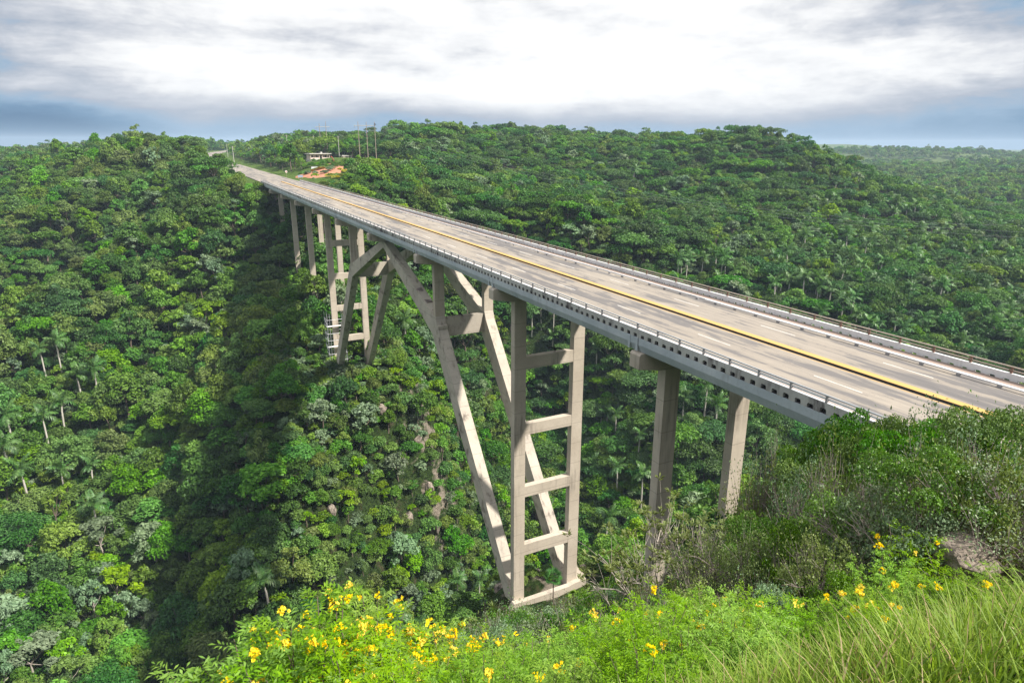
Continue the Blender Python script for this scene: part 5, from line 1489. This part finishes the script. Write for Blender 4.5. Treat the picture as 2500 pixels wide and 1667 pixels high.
# --- the scrub field
cs = []
for (ra, rb, st, a0, a1) in ((8.8, 24, 1.22, 6, 92), (24, 64, 2.1, -6, 84)):
    xs = np.arange(CAM[0]-rb, CAM[0]+rb, st); ys = np.arange(CAM[1]-rb, CAM[1]+rb, st)
    X, Y = np.meshgrid(xs, ys)
    X = (X+rng.uniform(-0.45, 0.45, X.shape)*st).ravel(); Y = (Y+rng.uniform(-0.45, 0.45, Y.shape)*st).ravel()
    R = np.hypot(X-CAM[0], Y-CAM[1]); A = np.degrees(np.arctan2(X-CAM[0], Y-CAM[1]))
    k = (R >= ra) & (R < rb) & (A > a0) & (A < a1) & (X < -8.5)
    cs.append(np.stack([X[k], Y[k], R[k]], -1))
cs = np.concatenate(cs)
zs = gz(cs[:, 0], cs[:, 1])
FIELD = []
for (x, y, R), z in zip(cs, zs):
    if any(math.hypot(x-a, y-b) < r for a, b, r in hero_xy): continue
    A = math.degrees(math.atan2(x-CAM[0], y-CAM[1]))
    kw = vnoise(np.array([x/7.0]), np.array([y/7.0]), 31)[0]+0.5
    if A < 30: p = [6, 7, 5, 8, 0, 6, 4][rng.integers(7)] if R > 22 else [5, 0, 6, 8][rng.integers(4)]
    else: p = int(np.clip(kw*10+rng.normal()*3.4, 0, 9.99)) if rng.random() < 0.6 else (5, 8, 4, 9, 5)[rng.integers(5)]
    s = float(np.clip(rng.normal(1.0, 0.22), 0.5, 1.5))
    if R < 11.5: s *= 0.75
    pr = SHR[p]
    while s > 0.25:
        wx = 0.58 if R < 24 else 0.85
        e_ = pr[4]*s*wx
        px_, py_, pz_ = project([[x, y, z+pr[3]*s*0.97], [x-e_*_r[0], y-e_*_r[1], z+pr[3]*s*0.75], [x+e_*_r[0], y+e_*_r[1], z+pr[3]*s*0.75]])
        lim = np.interp(px_, SIL[:, 0], SIL[:, 1])
        if np.all(py_ > lim+4) and not blocks(x, y, z, pr[4]*s*wx, pr[3]*s): break
        s *= 0.82
    else:
        continue
    FIELD.append((x, y, z, R, p, s))
FA = np.array(FIELD)
X, Y, Z = project(FA[:, :3]+np.array([0, 0, 1.2])*FA[:, 5:6])
wpx = FPX*2*np.array([SHR[int(p)][4] for p in FA[:, 4]])*FA[:, 5]/Z
wpx = wpx*((X > -60) & (X < 2560) & (Y > 0) & (Y < 1740))
od = np.argsort(-wpx)
nsing = 270
for i in od[:nsing]:
    x, y, z, R, p, s = FA[i]
    if wpx[i] <= 0: continue
    so = put_shrub(SHR[int(p)], x, y, z, s, rng.uniform(0, 6.28), place_label(SHR[int(p)][2], 'on the near slope', X[i], Y[i]), 'shrubs on the near slope')
    wx = 0.58 if R < 24 else 0.85
    so.scale = (s*wx, s*wx, s)
rest = FA[od[nsing:]]
SP = bpy.data.collections.new('scrub_prototypes')
for i, (br, fo, adj, h, R) in enumerate(SHR):
    g, gl = shrub(300+i, h, R, ('glossy', 'glossy', 'umbrella', 'umbrella', 'twiggy', 'dry', 'dense', 'dense', 'dry', 'twiggy')[i])
    gl.V += g.V; gl.F += [f+gl.n for f in g.F]; gl.T += g.T; gl.MI += [m+1 for m in g.MI]
    SP.objects.link(bpy.data.objects.new('scrub_%02d' % i, gl.mesh('scrub', [fo.materials[0], br.materials[0]])))

def stuff_points(name, pts, proto, scale, coll, label, cat):
    m = bpy.data.meshes.new(name)
    n = len(pts)
    m.vertices.add(n); m.vertices.foreach_set('co', np.asarray(pts, np.float32).ravel())
    a = m.attributes.new('proto', 'INT', 'POINT'); a.data.foreach_set('value', np.asarray(proto, np.int32))
    a = m.attributes.new('rot', 'FLOAT_VECTOR', 'POINT')
    r = np.zeros((n, 3), np.float32); r[:, 2] = rng.uniform(0, 6.28, n); a.data.foreach_set('vector', r.ravel())
    a = m.attributes.new('sc', 'FLOAT_VECTOR', 'POINT'); a.data.foreach_set('vector', np.repeat(np.asarray(scale, np.float32)[:, None], 3, 1).ravel())
    o = link(name, m)
    o.modifiers.new('scatter', 'NODES').node_group = scatter_group(name+'_scatter', coll)
    return tag(o, label, cat, None, 'stuff')
stuff_points('scrub', rest[:, :3], rest[:, 4], rest[:, 5]*np.where(rest[:, 3] < 24, 0.62, 0.88), SP, 'low mixed scrub filling the near slope below the viewpoint', 'scrub')

# --- low undergrowth between the trees of the valley sides
ux = []
for (ra, rb, st, a0, a1) in ((60, 210, 2.5, -26, 84), (210, 330, 3.3, -26, 80)):
    xs = np.arange(CAM[0]-rb, CAM[0]+rb, st); ys = np.arange(CAM[1]-rb, CAM[1]+rb, st)
    X, Y = np.meshgrid(xs, ys)
    X = (X+rng.uniform(-0.48, 0.48, X.shape)*st).ravel(); Y = (Y+rng.uniform(-0.48, 0.48, Y.shape)*st).ravel()
    R = np.hypot(X-CAM[0], Y-CAM[1]); A = np.degrees(np.arctan2(X-CAM[0], Y-CAM[1]))
    k = (R >= ra) & (R < rb) & (A > a0) & (A < a1)
    ux.append(np.stack([X[k], Y[k], R[k]], -1))
ux = np.concatenate(ux); uz = gz(ux[:, 0], ux[:, 1])
rdu, _ = road_dist(ux[:, 0], ux[:, 1])
ok = (rdu > 10.5) & ~((np.abs(ux[:, 0]-1) < 9.5) & (ux[:, 1] > -57) & (ux[:, 1] < 258) & (uz > -2)) & (rng.random(len(ux)) > 0.93*lawn_mask(ux[:, 0], ux[:, 1])) \
     & (rng.random(len(ux)) > 0.25*rock_mask(ux[:, 0], ux[:, 1])) & ~((np.abs(ux[:, 0]-0.5) < 8.5) & (np.abs(ux[:, 1]-29) < 7.5))
ux, uz = ux[ok], uz[ok]
UP = bpy.data.collections.new('undergrowth_prototypes')
for i, (kind, mt) in enumerate((('round', 'mid'), ('round', 'dark'), ('round', 'olive'), ('open', 'lime'), ('round', 'lime'), ('open', 'silver'))):
    g, lb = crown_geo(700+i, 2.1, 2.7, kind, 75, 0.40)
    UP.objects.link(bpy.data.objects.new('bush_%02d' % i, g.mesh('bush', [LM[mt]])))
us = np.clip(rng.normal(1.0, 0.25, len(ux)), 0.5, 1.6)*np.where((np.abs(ux[:, 0]-0.5) < 13) & (np.abs(ux[:, 1]-24) < 14), 0.5, 1.0)
keepk = np.array([not blocks(x, y, z, 2.0*s, 2.6*s) if R < 330 else True for (x, y, R), z, s in zip(ux, uz, us)])
us = np.where(keepk, us, us*0.45)
pu = np.clip((vnoise(ux[:, 0]/20, ux[:, 1]/20, 44)+0.5)*6+rng.normal(0, 1.6, len(ux)), 0, 5.99).astype(int)
stuff_points('undergrowth', np.column_stack([ux[:, :2], uz-0.25]), pu, us, UP, 'thick low undergrowth between the trees on the valley sides', 'undergrowth')

# --- yellow-flowered shrubs along the bottom edge
def pinnate_shrub(seed, h=1.7, R=0.95, stems=18):
    rg = np.random.default_rng(seed)
    gs, gl = Geo(), Geo()
    C, N, A, tops = [], [], [], []
    for i in range(stems):
        a = i*2.39996+rg.uniform(-.3, .3); q = math.sqrt((i+0.5)/stems)
        tip = np.array([R*q*math.cos(a), R*q*math.sin(a), h*(0.72+0.30*(1-q*q))*rg.uniform(0.82, 1.12)])
        t = np.linspace(0, 1, 6)[:, None]
        P = np.array([0.08*math.cos(a), 0.08*math.sin(a), -0.2])*(1-t) + tip*np.array([1, 1, 0])*t**1.4 + tip*np.array([0, 0, 1])*t
        P[1:-1] += rg.normal(size=(4, 3))*0.03
        gs.tube(P, np.linspace(0.014, 0.004, 6), 4)
        tops.append(tip)
        for tt in np.linspace(0.22, 1.0, 11):
            b = np.array([np.interp(tt, t[:, 0], P[:, k]) for k in range(3)])
            for m in range(3):
                la = rg.uniform(0, 2*PI)
                d0 = unit(np.array([math.cos(la), math.sin(la), rg.uniform(0.1, 0.9)]))
                L = rg.uniform(0.15, 0.24)
                for k, s in enumerate(np.linspace(0.25, 1.0, 5)):
                    c = b+d0*L*s+np.array([0, 0, -0.10*L*4*s*s*0.35])
                    side = np.cross(d0, [0, 0, 1.0]); side /= max(np.linalg.norm(side), 1e-6)
                    for sg in ((-1, 1) if k < 4 else (0,)):
                        ax = unit(side*sg*0.85+d0*0.55+np.array([0, 0, -0.30]))
                        C.append(c+ax*0.036); A.append(ax); N.append(np.array([0, 0, 1.0])+0.35*rg.normal(size=3))
    C, N, A = np.array(C), np.array(N), np.array(A)
    n = len(C)
    t = unit(A - (A*unit(N)).sum(1, keepdims=True)*unit(N))
    V, F = cards(C, N, rg.uniform(0.06, 0.10, n), rg.uniform(0.018, 0.028, n), rg, 0.14, t*3)
    gl.add(V, F, np.repeat(np.clip(rg.normal(0.5, 0.24, n), 0, 1), 4))
    return gs.mesh('stems', [M_BARK]), gl.mesh('foliage', [LM['tecoma']]), tops
TEC = [pinnate_shrub(800+i) for i in range(4)]

def flower_cluster(seed):
    rg = np.random.default_rng(seed); g = Geo()
    for k in range(11):
        c = rg.normal(size=3)*np.array([0.05, 0.05, 0.045]); d = unit(np.array([rg.normal(), rg.normal(), rg.uniform(-0.2, 0.8)]))
        a = unit(np.cross(d, [0.3, 0.5, 0.8])); b = np.cross(d, a)
        g.tube([c-d*0.035, c-d*0.012, c+d*0.008], [0.004, 0.010, 0.016], 5, 0.2)
        for m in range(5):
            th = m*2*PI/5
            r_ = a*math.cos(th)+b*math.sin(th)
            V, F = cards(np.array([c+d*0.014+r_*0.020]), np.array([d*0.8-r_*0.4]), 0.034, 0.034, rg, 0.12, np.array([r_*4]))
            g.add(V, F, rg.uniform(0.3, 1.0))
    return g.mesh('flower_cluster', [LM['yflower']])
FLW = [flower_cluster(60+i) for i in range(3)]

def put_tecoma(x, y, z, s, vi, nfl, label, group):
    st, fo, tops = TEC[vi % 4]
    o = empty('flowering_shrub', (x, y, z), vi*1.37, s)
    tag(o, label, 'shrub', group)
    link('stems', st, o); link('foliage', fo, o)
    idx_ = sorted(range(len(tops)), key=lambda k: -tops[k][2]+0.4*((k*7+vi) % 5))
    for k in range(nfl):
        tpt = tops[idx_[k % len(tops)]]
        c = tag(link('flower_cluster', FLW[(k+vi) % 3], o, (tpt[0]+0.10*math.sin(k*5.1+vi), tpt[1]+0.10*math.cos(k*3.3+vi), tpt[2]+0.02-0.09*(k//len(tops))+0.04*math.sin(k*2.2))), kind='stuff')
        c.rotation_euler = (0.3*math.sin(k), 0.3*math.cos(k*2), k*1.1)
        q = ((0.52 if nfl > 8 else 0.34)+0.35*((k*13+vi) % 7)/7)/s
        c.scale = (q, q, q)
FL = [(650, 1470, 7.6, 9), (715, 1448, 7.8, 26), (760, 1445, 7.3, 22), (820, 1452, 7.7, 24), (868, 1478, 7.0, 14), (905, 1495, 7.4, 9), (1000, 1492, 7.2, 16), (1035, 1510, 6.6, 9), (700, 1520, 6.6, 10), (800, 1525, 6.3, 10),
      (590, 1530, 7.2, 4), (540, 1560, 7.4, 2), (900, 1550, 6.1, 8), (1080, 1530, 6.6, 2), (1150, 1515, 6.9, 2), (1215, 1500, 7.4, 3), (1290, 1505, 6.6, 2), (1350, 1480, 6.9, 2), (1410, 1440, 7.6, 4), (1480, 1455, 6.8, 3),
      (1545, 1410, 7.7, 2), (1610, 1400, 8.2, 2), (1690, 1420, 7.2, 4), (1735, 1385, 8.3, 3), (1800, 1415, 7.2, 2), (1880, 1395, 7.8, 2), (1960, 1385, 8.4, 5), (2040, 1392, 7.8, 4), (2120, 1385, 8.0, 3), (2130, 1250, 10.5, 5), (2060, 1300, 9.6, 2), (2200, 1375, 8.2, 2), (2290, 1365, 8.4, 2)]
fp = []
for i, (x, y, R, nf) in enumerate(FL):
    X, Y, Z, H = ray_top(x*K_, y*K_, R)
    s = min(max(H/1.68, 0.5), 1.45)
    put_tecoma(X, Y, Z, s, i, nf if nf > 8 else max(1, nf-1), place_label('bright shrub with %s yellow flowers' % ('many' if nf > 8 else 'few'), 'near the foot', x*K_, y*K_+40), 'yellow-flowered shrubs along the near edge')
    fp.append((X, Y))
k = 0
rt = random.Random(5)
while k < 150:
    A = math.radians(rt.uniform(-6, 76)); R = rt.uniform(4.2, 9.2)
    X, Y = CAM[0]+R*math.sin(A), CAM[1]+R*math.cos(A)
    Z = float(gz(X, Y)[0])
    qx, qy, qz = project([[X, Y, Z+1.2]])
    k += 1
    if not (-80 < qx[0] < 2600): continue
    s = rt.uniform(0.45, 0.75)
    while s > 0.22 and project([[X, Y, Z+1.72*s]])[1][0] < np.interp(qx[0], TSIL[:, 0], TSIL[:, 1])+rt.uniform(0, 70): s *= 0.85
    if qx[0] < 470 or s < 0.25 or (math.degrees(A) > 50 and R < 6.5): continue
    put_tecoma(X, Y, Z, s, k, rt.choice((0, 0, 0, 1, 1, 2)) if qx[0] > 1100 else rt.choice((1, 2, 4)), place_label('low bright green pinnate shrub', 'near the foot', qx[0], qy[0]), 'yellow-flowered shrubs along the near edge')

# --- tall grass at the right of the bottom edge
def grass():
    rg = np.random.default_rng(77)
    n = 34000
    A = np.radians(np.where(rg.random(n) < 0.8, rg.uniform(42, 84, n), rg.uniform(10, 84, n))); R = np.sqrt(rg.uniform(2.9**2, 11.0**2, n))
    x, y = CAM[0]+R*np.sin(A), CAM[1]+R*np.cos(A)
    cl = vnoise(x*1.7, y*1.7, 9)+0.5
    k = rg.random(n) < np.clip(cl*1.9-0.25, 0.05, 1)
    x, y, R = x[k], y[k], R[k]; n = len(x)
    z = gz(x, y)-0.03
    h = rg.uniform(0.28, 0.62, n)*(0.75+0.5*cl[k])
    # the tufts are shorter where the slope falls away to the left
    qx, qy, _z = project(np.column_stack([x, y, z]))
    top = np.interp(qx, np.array([0, 1000, 1300, 1600, 1900, 2100, 2352])*K_, np.array([1640, 1600, 1535, 1500, 1430, 1380, 1335])*K_)
    room = (qy-top)*R/1500.0
    h = np.clip(np.minimum(h, room*rg.uniform(0.75, 1.15, n)+0.10), 0.10, None)
    th = rg.uniform(0, 2*PI, n)+0.6*np.sin(x*2)
    lean = rg.uniform(0.12, 0.75, n)*h
    w_ = rg.uniform(0.0035, 0.008, n)
    V = np.empty((n, 5, 2, 3)); s = np.linspace(0, 1, 5)
    side = np.stack([-np.sin(th), np.cos(th), 0*th], -1)
    for i, q in enumerate(s):
        c = np.stack([x+np.cos(th)*lean*q**1.9, y+np.sin(th)*lean*q**1.9, z+h*(q-0.28*q**3*lean/h)], -1)
        ww = (w_*(1-q**2.2)+0.0006)[:, None]
        V[:, i, 0] = c-side*ww; V[:, i, 1] = c+side*ww
    b = (np.arange(n)*10)[:, None]
    F = np.concatenate([np.stack([b[:, 0]+2*i, b[:, 0]+2*i+1, b[:, 0]+2*i+3, b[:, 0]+2*i+2], -1) for i in range(4)])
    mi = np.tile((rg.random(n) < 0.13).astype(int), 4)
    tn = np.repeat(np.clip(rg.normal(0.5, 0.25, n), 0, 1), 10)
    return make_mesh('grass', V.reshape(-1, 3), F, [LM['grass'], LM['straw']], mi, tn)
tag(link('grass', grass()), 'tall arching green and straw grass at the viewpoint edge', 'grass', None, 'stuff')

# --- rocks
def rock_mat():
    m, t, b = principled('weathered_limestone', 0.95, 0.15)
    pos = t.n('ShaderNodeNewGeometry').outputs['Position']
    n = t.noise(pos, 1.3, 8.0, 0.7)
    c = t.ramp(n, [(0.34, (0.05, 0.042, 0.036)), (0.47, (0.17, 0.14, 0.115)), (0.60, (0.36, 0.30, 0.245)), (0.76, (0.56, 0.48, 0.40))])
    t.t.links.new(c, b.inputs['Base Color'])
    bp = t.n('ShaderNodeBump', inp={'Strength': 0.9, 'Distance': 0.12, 'Height': t.noise(pos, 3.0, 8.0, 0.75)})
    t.t.links.new(bp.outputs[0], b.inputs['Normal'])
    return m
M_ROCK = rock_mat()

def boulder_mesh(seed, sx, sy, sz, sub=4):
    import bmesh
    bm = bmesh.new(); bmesh.ops.create_icosphere(bm, subdivisions=sub, radius=1.0)
    r_ = np.random.default_rng(seed)
    dirs = unit(r_.normal(size=(11, 3))); offs = r_.uniform(0.55, 0.92, 11)
    for v in bm.verts:
        p = np.array(v.co)
        for d, o in zip(dirs, offs):               # cut flat faces
            k = p @ d
            if k > o: p = p-d*(k-o)*0.85
        p = p*(1+0.07*math.sin(7*p[0]+seed)*math.sin(6*p[1])*math.sin(8*p[2])+0.03*math.sin(19*p[0]+3*p[2])*math.sin(17*p[1]))
        v.co = Vector((p[0]*sx, p[1]*sy, p[2]*sz))
    me = bpy.data.meshes.new('boulder'); bm.to_mesh(me); bm.free()
    me.materials.append(M_ROCK)
    return me
def put_rock(x, y, R, size, label, seed, rz=0.0, sink=0.35, name='boulder', group=None, r0=60):
    if R is None: X, Y, Z, R = at_px(x*K_, y*K_, size[2]*0.5, r0)
    else: X, Y, Z, H = ray_top(x*K_, y*K_, R)
    o = link(name, boulder_mesh(seed, *size, sub=4 if R < 30 else 3), None, (X, Y, Z+size[2]*(1-2*sink)*0.5))
    o.rotation_euler = (0.15*math.sin(seed), 0.2*math.cos(seed*2), rz)
    return tag(o, label, 'rock', group)
X, Y, Z, H = ray_top(2225*K_, 1245*K_, 10.8)
o = link('boulder', boulder_mesh(3, 0.55, 0.42, 0.38), None, (X, Y, Z+max(H-0.30, 0.0))); o.rotation_euler = (0.1, 0.1, 0.6)
tag(o, 'pale sunlit boulder jutting from the slope under the right-hand shrubs', 'rock')
X, Y, Z, H = ray_top(2290*K_, 1255*K_, 11.2)
o = link('boulder', boulder_mesh(5, 0.48, 0.42, 0.30), None, (X, Y, Z+max(H-0.25, 0)))
tag(o, 'lower grey rock joined to the right of the pale sunlit boulder', 'rock')
put_rock(1690, 1440, 10.6, (0.75, 0.6, 0.4), 'dark shaded rock among bright shrubs near the picture foot', 8)
for i, (x, y, sz) in enumerate(((895, 822, 1.9), (955, 880, 1.6), (878, 935, 2.0), (985, 1125, 2.1), (935, 1190, 2.3), (960, 1010, 1.8), (762, 1170, 1.7), (1000, 1215, 2.0), (925, 1040, 1.5))):
    put_rock(x, y, None, (sz*0.75, sz*0.7, sz*1.25), place_label('pale limestone outcrop', 'on the cliff below the far arch foot', x*K_, y*K_), 20+i, i, 0.30, 'rock_outcrop', 'outcrops on the cliff')
for i, (x, y, sx) in enumerate(((7.8, 33.5, 1.5), (9.6, 31.8, 1.2), (8.6, 36.0, 1.4), (11.5, 33.0, 1.0), (-3.0, 35.8, 1.2), (-0.5, 36.2, 1.0), (3.2, 36.0, 1.1), (10.5, 36.5, 1.2))):
    o = link('ledge_rock', boulder_mesh(50+i, sx, sx*0.8, sx*0.6, 3), None, (x, y, ht(x, y)+0.2)); o.rotation_euler = (0, 0.1, i)
    qx, qy, _ = project([[x, y, ht(x, y)]])
    tag(o, place_label('pinkish ledge rock', 'beside the near braced pier foot', qx[0], qy[0]), 'rock', 'ledge rocks at the pier foot')

# --- a few bushes on the ledge between the pier legs
_lb = [o_ for o_ in UP.objects]
for i, (x, y, s) in enumerate(((-1.2, 31.6, 0.42), (0.6, 32.4, 0.50), (2.3, 31.4, 0.45), (-0.2, 33.8, 0.55), (3.6, 33.2, 0.5), (1.4, 34.4, 0.6), (-2.0, 33.4, 0.5), (3.2, 30.6, 0.35))):
    o = link('ledge_bush', _lb[(2, 2, 3, 0, 2, 1, 2, 4)[i]].data, None, (x, y, ht(x, y)-0.1)); o.scale = (s, s, s*0.8); o.rotation_euler = (0, 0, i*1.3)
    qx, qy, _ = project([[x, y, ht(x, y)]])
    tag(o, place_label('low dry bush', 'on the ledge between the braced pier legs', qx[0], qy[0]), 'bush', 'bushes on the pier ledge')

# --- agaves and a small fan palm by the pier foot
def rosette(seed, n=26, L=1.0):
    rg = np.random.default_rng(seed); g = Geo()
    a = np.arange(n)*2.39996; el = np.linspace(1.25, 0.15, n)
    d = np.stack([np.cos(a)*np.cos(el), np.sin(a)*np.cos(el), np.sin(el)], -1)
    up = np.stack([-np.cos(a)*np.sin(el), -np.sin(a)*np.sin(el), np.cos(el)], -1)
    V, F = cards(d*L*0.5, up, L, 0.14*L, rg, 0.06, d*5)
    g.add(V, F, np.repeat(rg.random(n), 4))
    return g.mesh('rosette', [LM['dry']])
ROS = rosette(1)
for i, (x, y, s) in enumerate(((8.9, 30.3, 0.9), (10.4, 34.4, 0.8), (-6.6, 30.6, 0.9), (1.2, 35.2, 0.8), (7.2, 35.0, 0.75), (-7.6, 27.5, 0.8))):
    o = link('agave', ROS, None, (x, y, ht(x, y)+0.1)); o.scale = (s*1.3,)*3; o.rotation_euler = (0, 0, i)
    qx, qy, _ = project([[x, y, ht(x, y)]])
    tag(o, place_label('spiky pale green rosette plant', 'by the near braced pier foot', qx[0], qy[0]), 'plant', 'rosette plants at the pier foot')
def fan_crown(seed):
    rg = np.random.default_rng(seed); g = Geo()
    for k in range(20):
        a = k*2.39996; el = 1.1-1.9*k/20
        d = np.array([math.cos(a)*math.cos(el), math.sin(a)*math.cos(el), math.sin(el)])
        s = np.array([-math.sin(a), math.cos(a), 0.0]); u = np.cross(d, s)
        c = d*0.55
        g.tube([(0, 0, 0), c], [0.02, 0.012], 3)
        th = np.linspace(-1.4, 1.4, 13)
        ax = np.cos(th)[:, None]*d+np.sin(th)[:, None]*s
        V, F = cards(c+ax*0.30, np.repeat(u[None], 13, 0), 0.62, 0.07, rg, 0.05, ax*6)
        g.add(V, F, np.repeat(rg.uniform(0.0, 0.5, 13), 4))
    return g.mesh('crown', [LM['palm']])
X, Y, Z, H = ray_top(1351, 1408, 69.0)
o = empty('fan_palm', (X, Y, Z)); tag(o, 'slender dark fan palm in front of the near braced pier foot', 'palm')
g = Geo(); g.tube([(0, 0, -0.5), (0.05, 0, H*0.5), (0, 0, H)], [0.09, 0.075, 0.06], 6); link('trunk', g.mesh('trunk', [M_BARK], True), o)
c = link('crown', fan_crown(2), o, (0, 0, H)); c.scale = (1.15,)*3

# --- single trees that stand out
def bare_tree(seed, h, R, mat):
    rg = np.random.default_rng(seed); g = Geo()
    segs, tips, dirs = skeleton(rg, h, R, 6, 5, 4, 0.0, 0.10, 0.14)
    for Q, r in segs: g.tube(Q, r*0.8, 4)
    g.tube([(0, 0, -1), (0, 0, h*0.25), (0.1, 0, h*0.5)], [0.17, 0.14, 0.10], 5)
    return g.mesh('branches', [mat])
BT = [bare_tree(5, 6.0, 2.2, M_BARKP), bare_tree(6, 7.0, 2.0, M_TWIG)]
for x, y, k, s, lab in ((975, 388, 0, 1.15, 'bare white dead tree in the wood right of the garden knoll'), (300, 1122, 0, 1.1, 'pale bare-limbed tree among the palms at the left'),
                        (455, 1045, 1, 0.9, 'small leafless grey tree on the shaded slope at the left'), (588, 1610, 1, 0.6, 'thin bare forked tree near the bottom left of the flowers')):
    X, Y, Z, R = at_px(x, y, 5.0*s, 100)
    o = empty('bare_tree', (X, Y, Z), 0.7, s); tag(o, lab, 'tree'); link('branches', BT[k], o)
g, lb = crown_geo(990, 3.6, 5.8, 'round', 190, 0.5)
X, Y, Z, R = at_px(967, 416, 4.0, 150)
o = empty('flowering_tree', (X, Y, Z)); tag(o, 'rounded tree covered in pale yellow blossom on the slope right of the garden', 'tree')
link('trunk', trunk_geo(990, 5.8, lb, 0.2).mesh('trunk', [M_BARK]), o); link('crown', g.mesh('crown', [leaf_mat('pale_yellow_blossom', (0.20, 0.24, 0.03), (0.55, 0.52, 0.10))]), o)
def feathery(seed, h, R):
    rg = np.random.default_rng(seed); n = 3200
    z = rg.uniform(0.22, 1.0, n)*h; rr = R*(1-(z/h-0.25).clip(0)**1.4)*np.sqrt(rg.random(n)); a = np.floor(rg.uniform(0, 11, n))*2*PI/11+rg.normal(0, 0.22, n)+z*0.8
    C = np.stack([rr*np.cos(a), rr*np.sin(a), z+0.35*rr], -1); ax = np.stack([np.cos(a), np.sin(a), np.full(n, 0.55)], -1)
    V, F = cards(C, rg.normal(size=(n, 3)), 0.9, 0.16, rg, 0.05, ax*2)
    g = Geo(); g.add(V, F, np.repeat(rg.uniform(0, 0.6, n), 4)); return g.mesh('crown', [LM['dark']])
d = _f + _r*(1677-1250)/FPX + _u*(833.5-345)/FPX; d = d/math.hypot(d[0], d[1]); q = CAM+d*600
o = empty('feathery_tree', (q[0], q[1], ht(q[0], q[1])), 0, 0.85); tag(o, 'dark feathery casuarina standing above the hill skyline', 'tree')
g = Geo(); g.tube([(0, 0, -1), (0, 0, 12)], [0.25, 0.06], 6); link('trunk', g.mesh('trunk', [M_BARK]), o); link('crown', feathery(3, 13, 3.8), o)

# --- garden planting on the knoll
gm_, _l = crown_geo(610, 1.5, 1.5, 'round', 90, 0.26); GB = [gm_.mesh('foliage', [LM['yleaf']])]
gm_, _l = crown_geo(611, 1.6, 1.7, 'round', 90, 0.28); GB.append(gm_.mesh('foliage', [LM['mid']]))
gm_, _l = crown_geo(612, 1.5, 1.8, 'round', 80, 0.28); GB.append(gm_.mesh('foliage', [LM['silver']]))
gm_, _l = crown_geo(613, 1.5, 1.4, 'round', 90, 0.26); GB.append(gm_.mesh('foliage', [leaf_mat('orange_croton_leaves', (0.16, 0.09, 0.02), (0.42, 0.22, 0.03))]))
GADJ = ('golden yellow', 'mid green', 'silvery green', 'orange tinged')
rg_ = random.Random(3)
gl_ = [(x, y, 0, 1.0) for x, y in ((808, 432), (816, 434), (824, 433), (800, 430), (832, 430), (838, 417), (830, 413), (843, 420))] + \
      [(x, y, 3, 0.9) for x, y in ((764, 417), (773, 414), (781, 413), (789, 411))] + \
      [(x, y, 1, 1.2) for x, y in ((760, 405), (775, 404), (790, 400), (805, 398), (820, 402), (832, 405), (848, 414), (740, 427), (744, 408), (800, 406), (815, 408))] + \
      [(x, y, 2, 1.1) for x, y in ((752, 424), (770, 424), (796, 421), (803, 416), (790, 423), (810, 413))] + \
      [(x, y, 1, 1.0) for x, y in ((765, 394), (782, 394), (800, 395), (815, 394), (840, 395), (850, 398), (808, 447), (812, 450), (747, 380), (742, 376), (818, 372), (830, 370), (838, 372), (846, 374), (860, 372), (842, 380))]
for i, (x, y, k, s) in enumerate(gl_):
    X, Y, Z, R = at_px(x, y, 0.6, 200)
    o = empty('garden_bush', (X, Y, Z-0.15), i*1.1, s*rg_.uniform(0.8, 1.15))
    tag(o, place_label(GADJ[k]+' garden bush', 'on the knoll past the bridge end', x, y), 'bush', 'garden bushes on the knoll')
    link('foliage', GB[k], o)
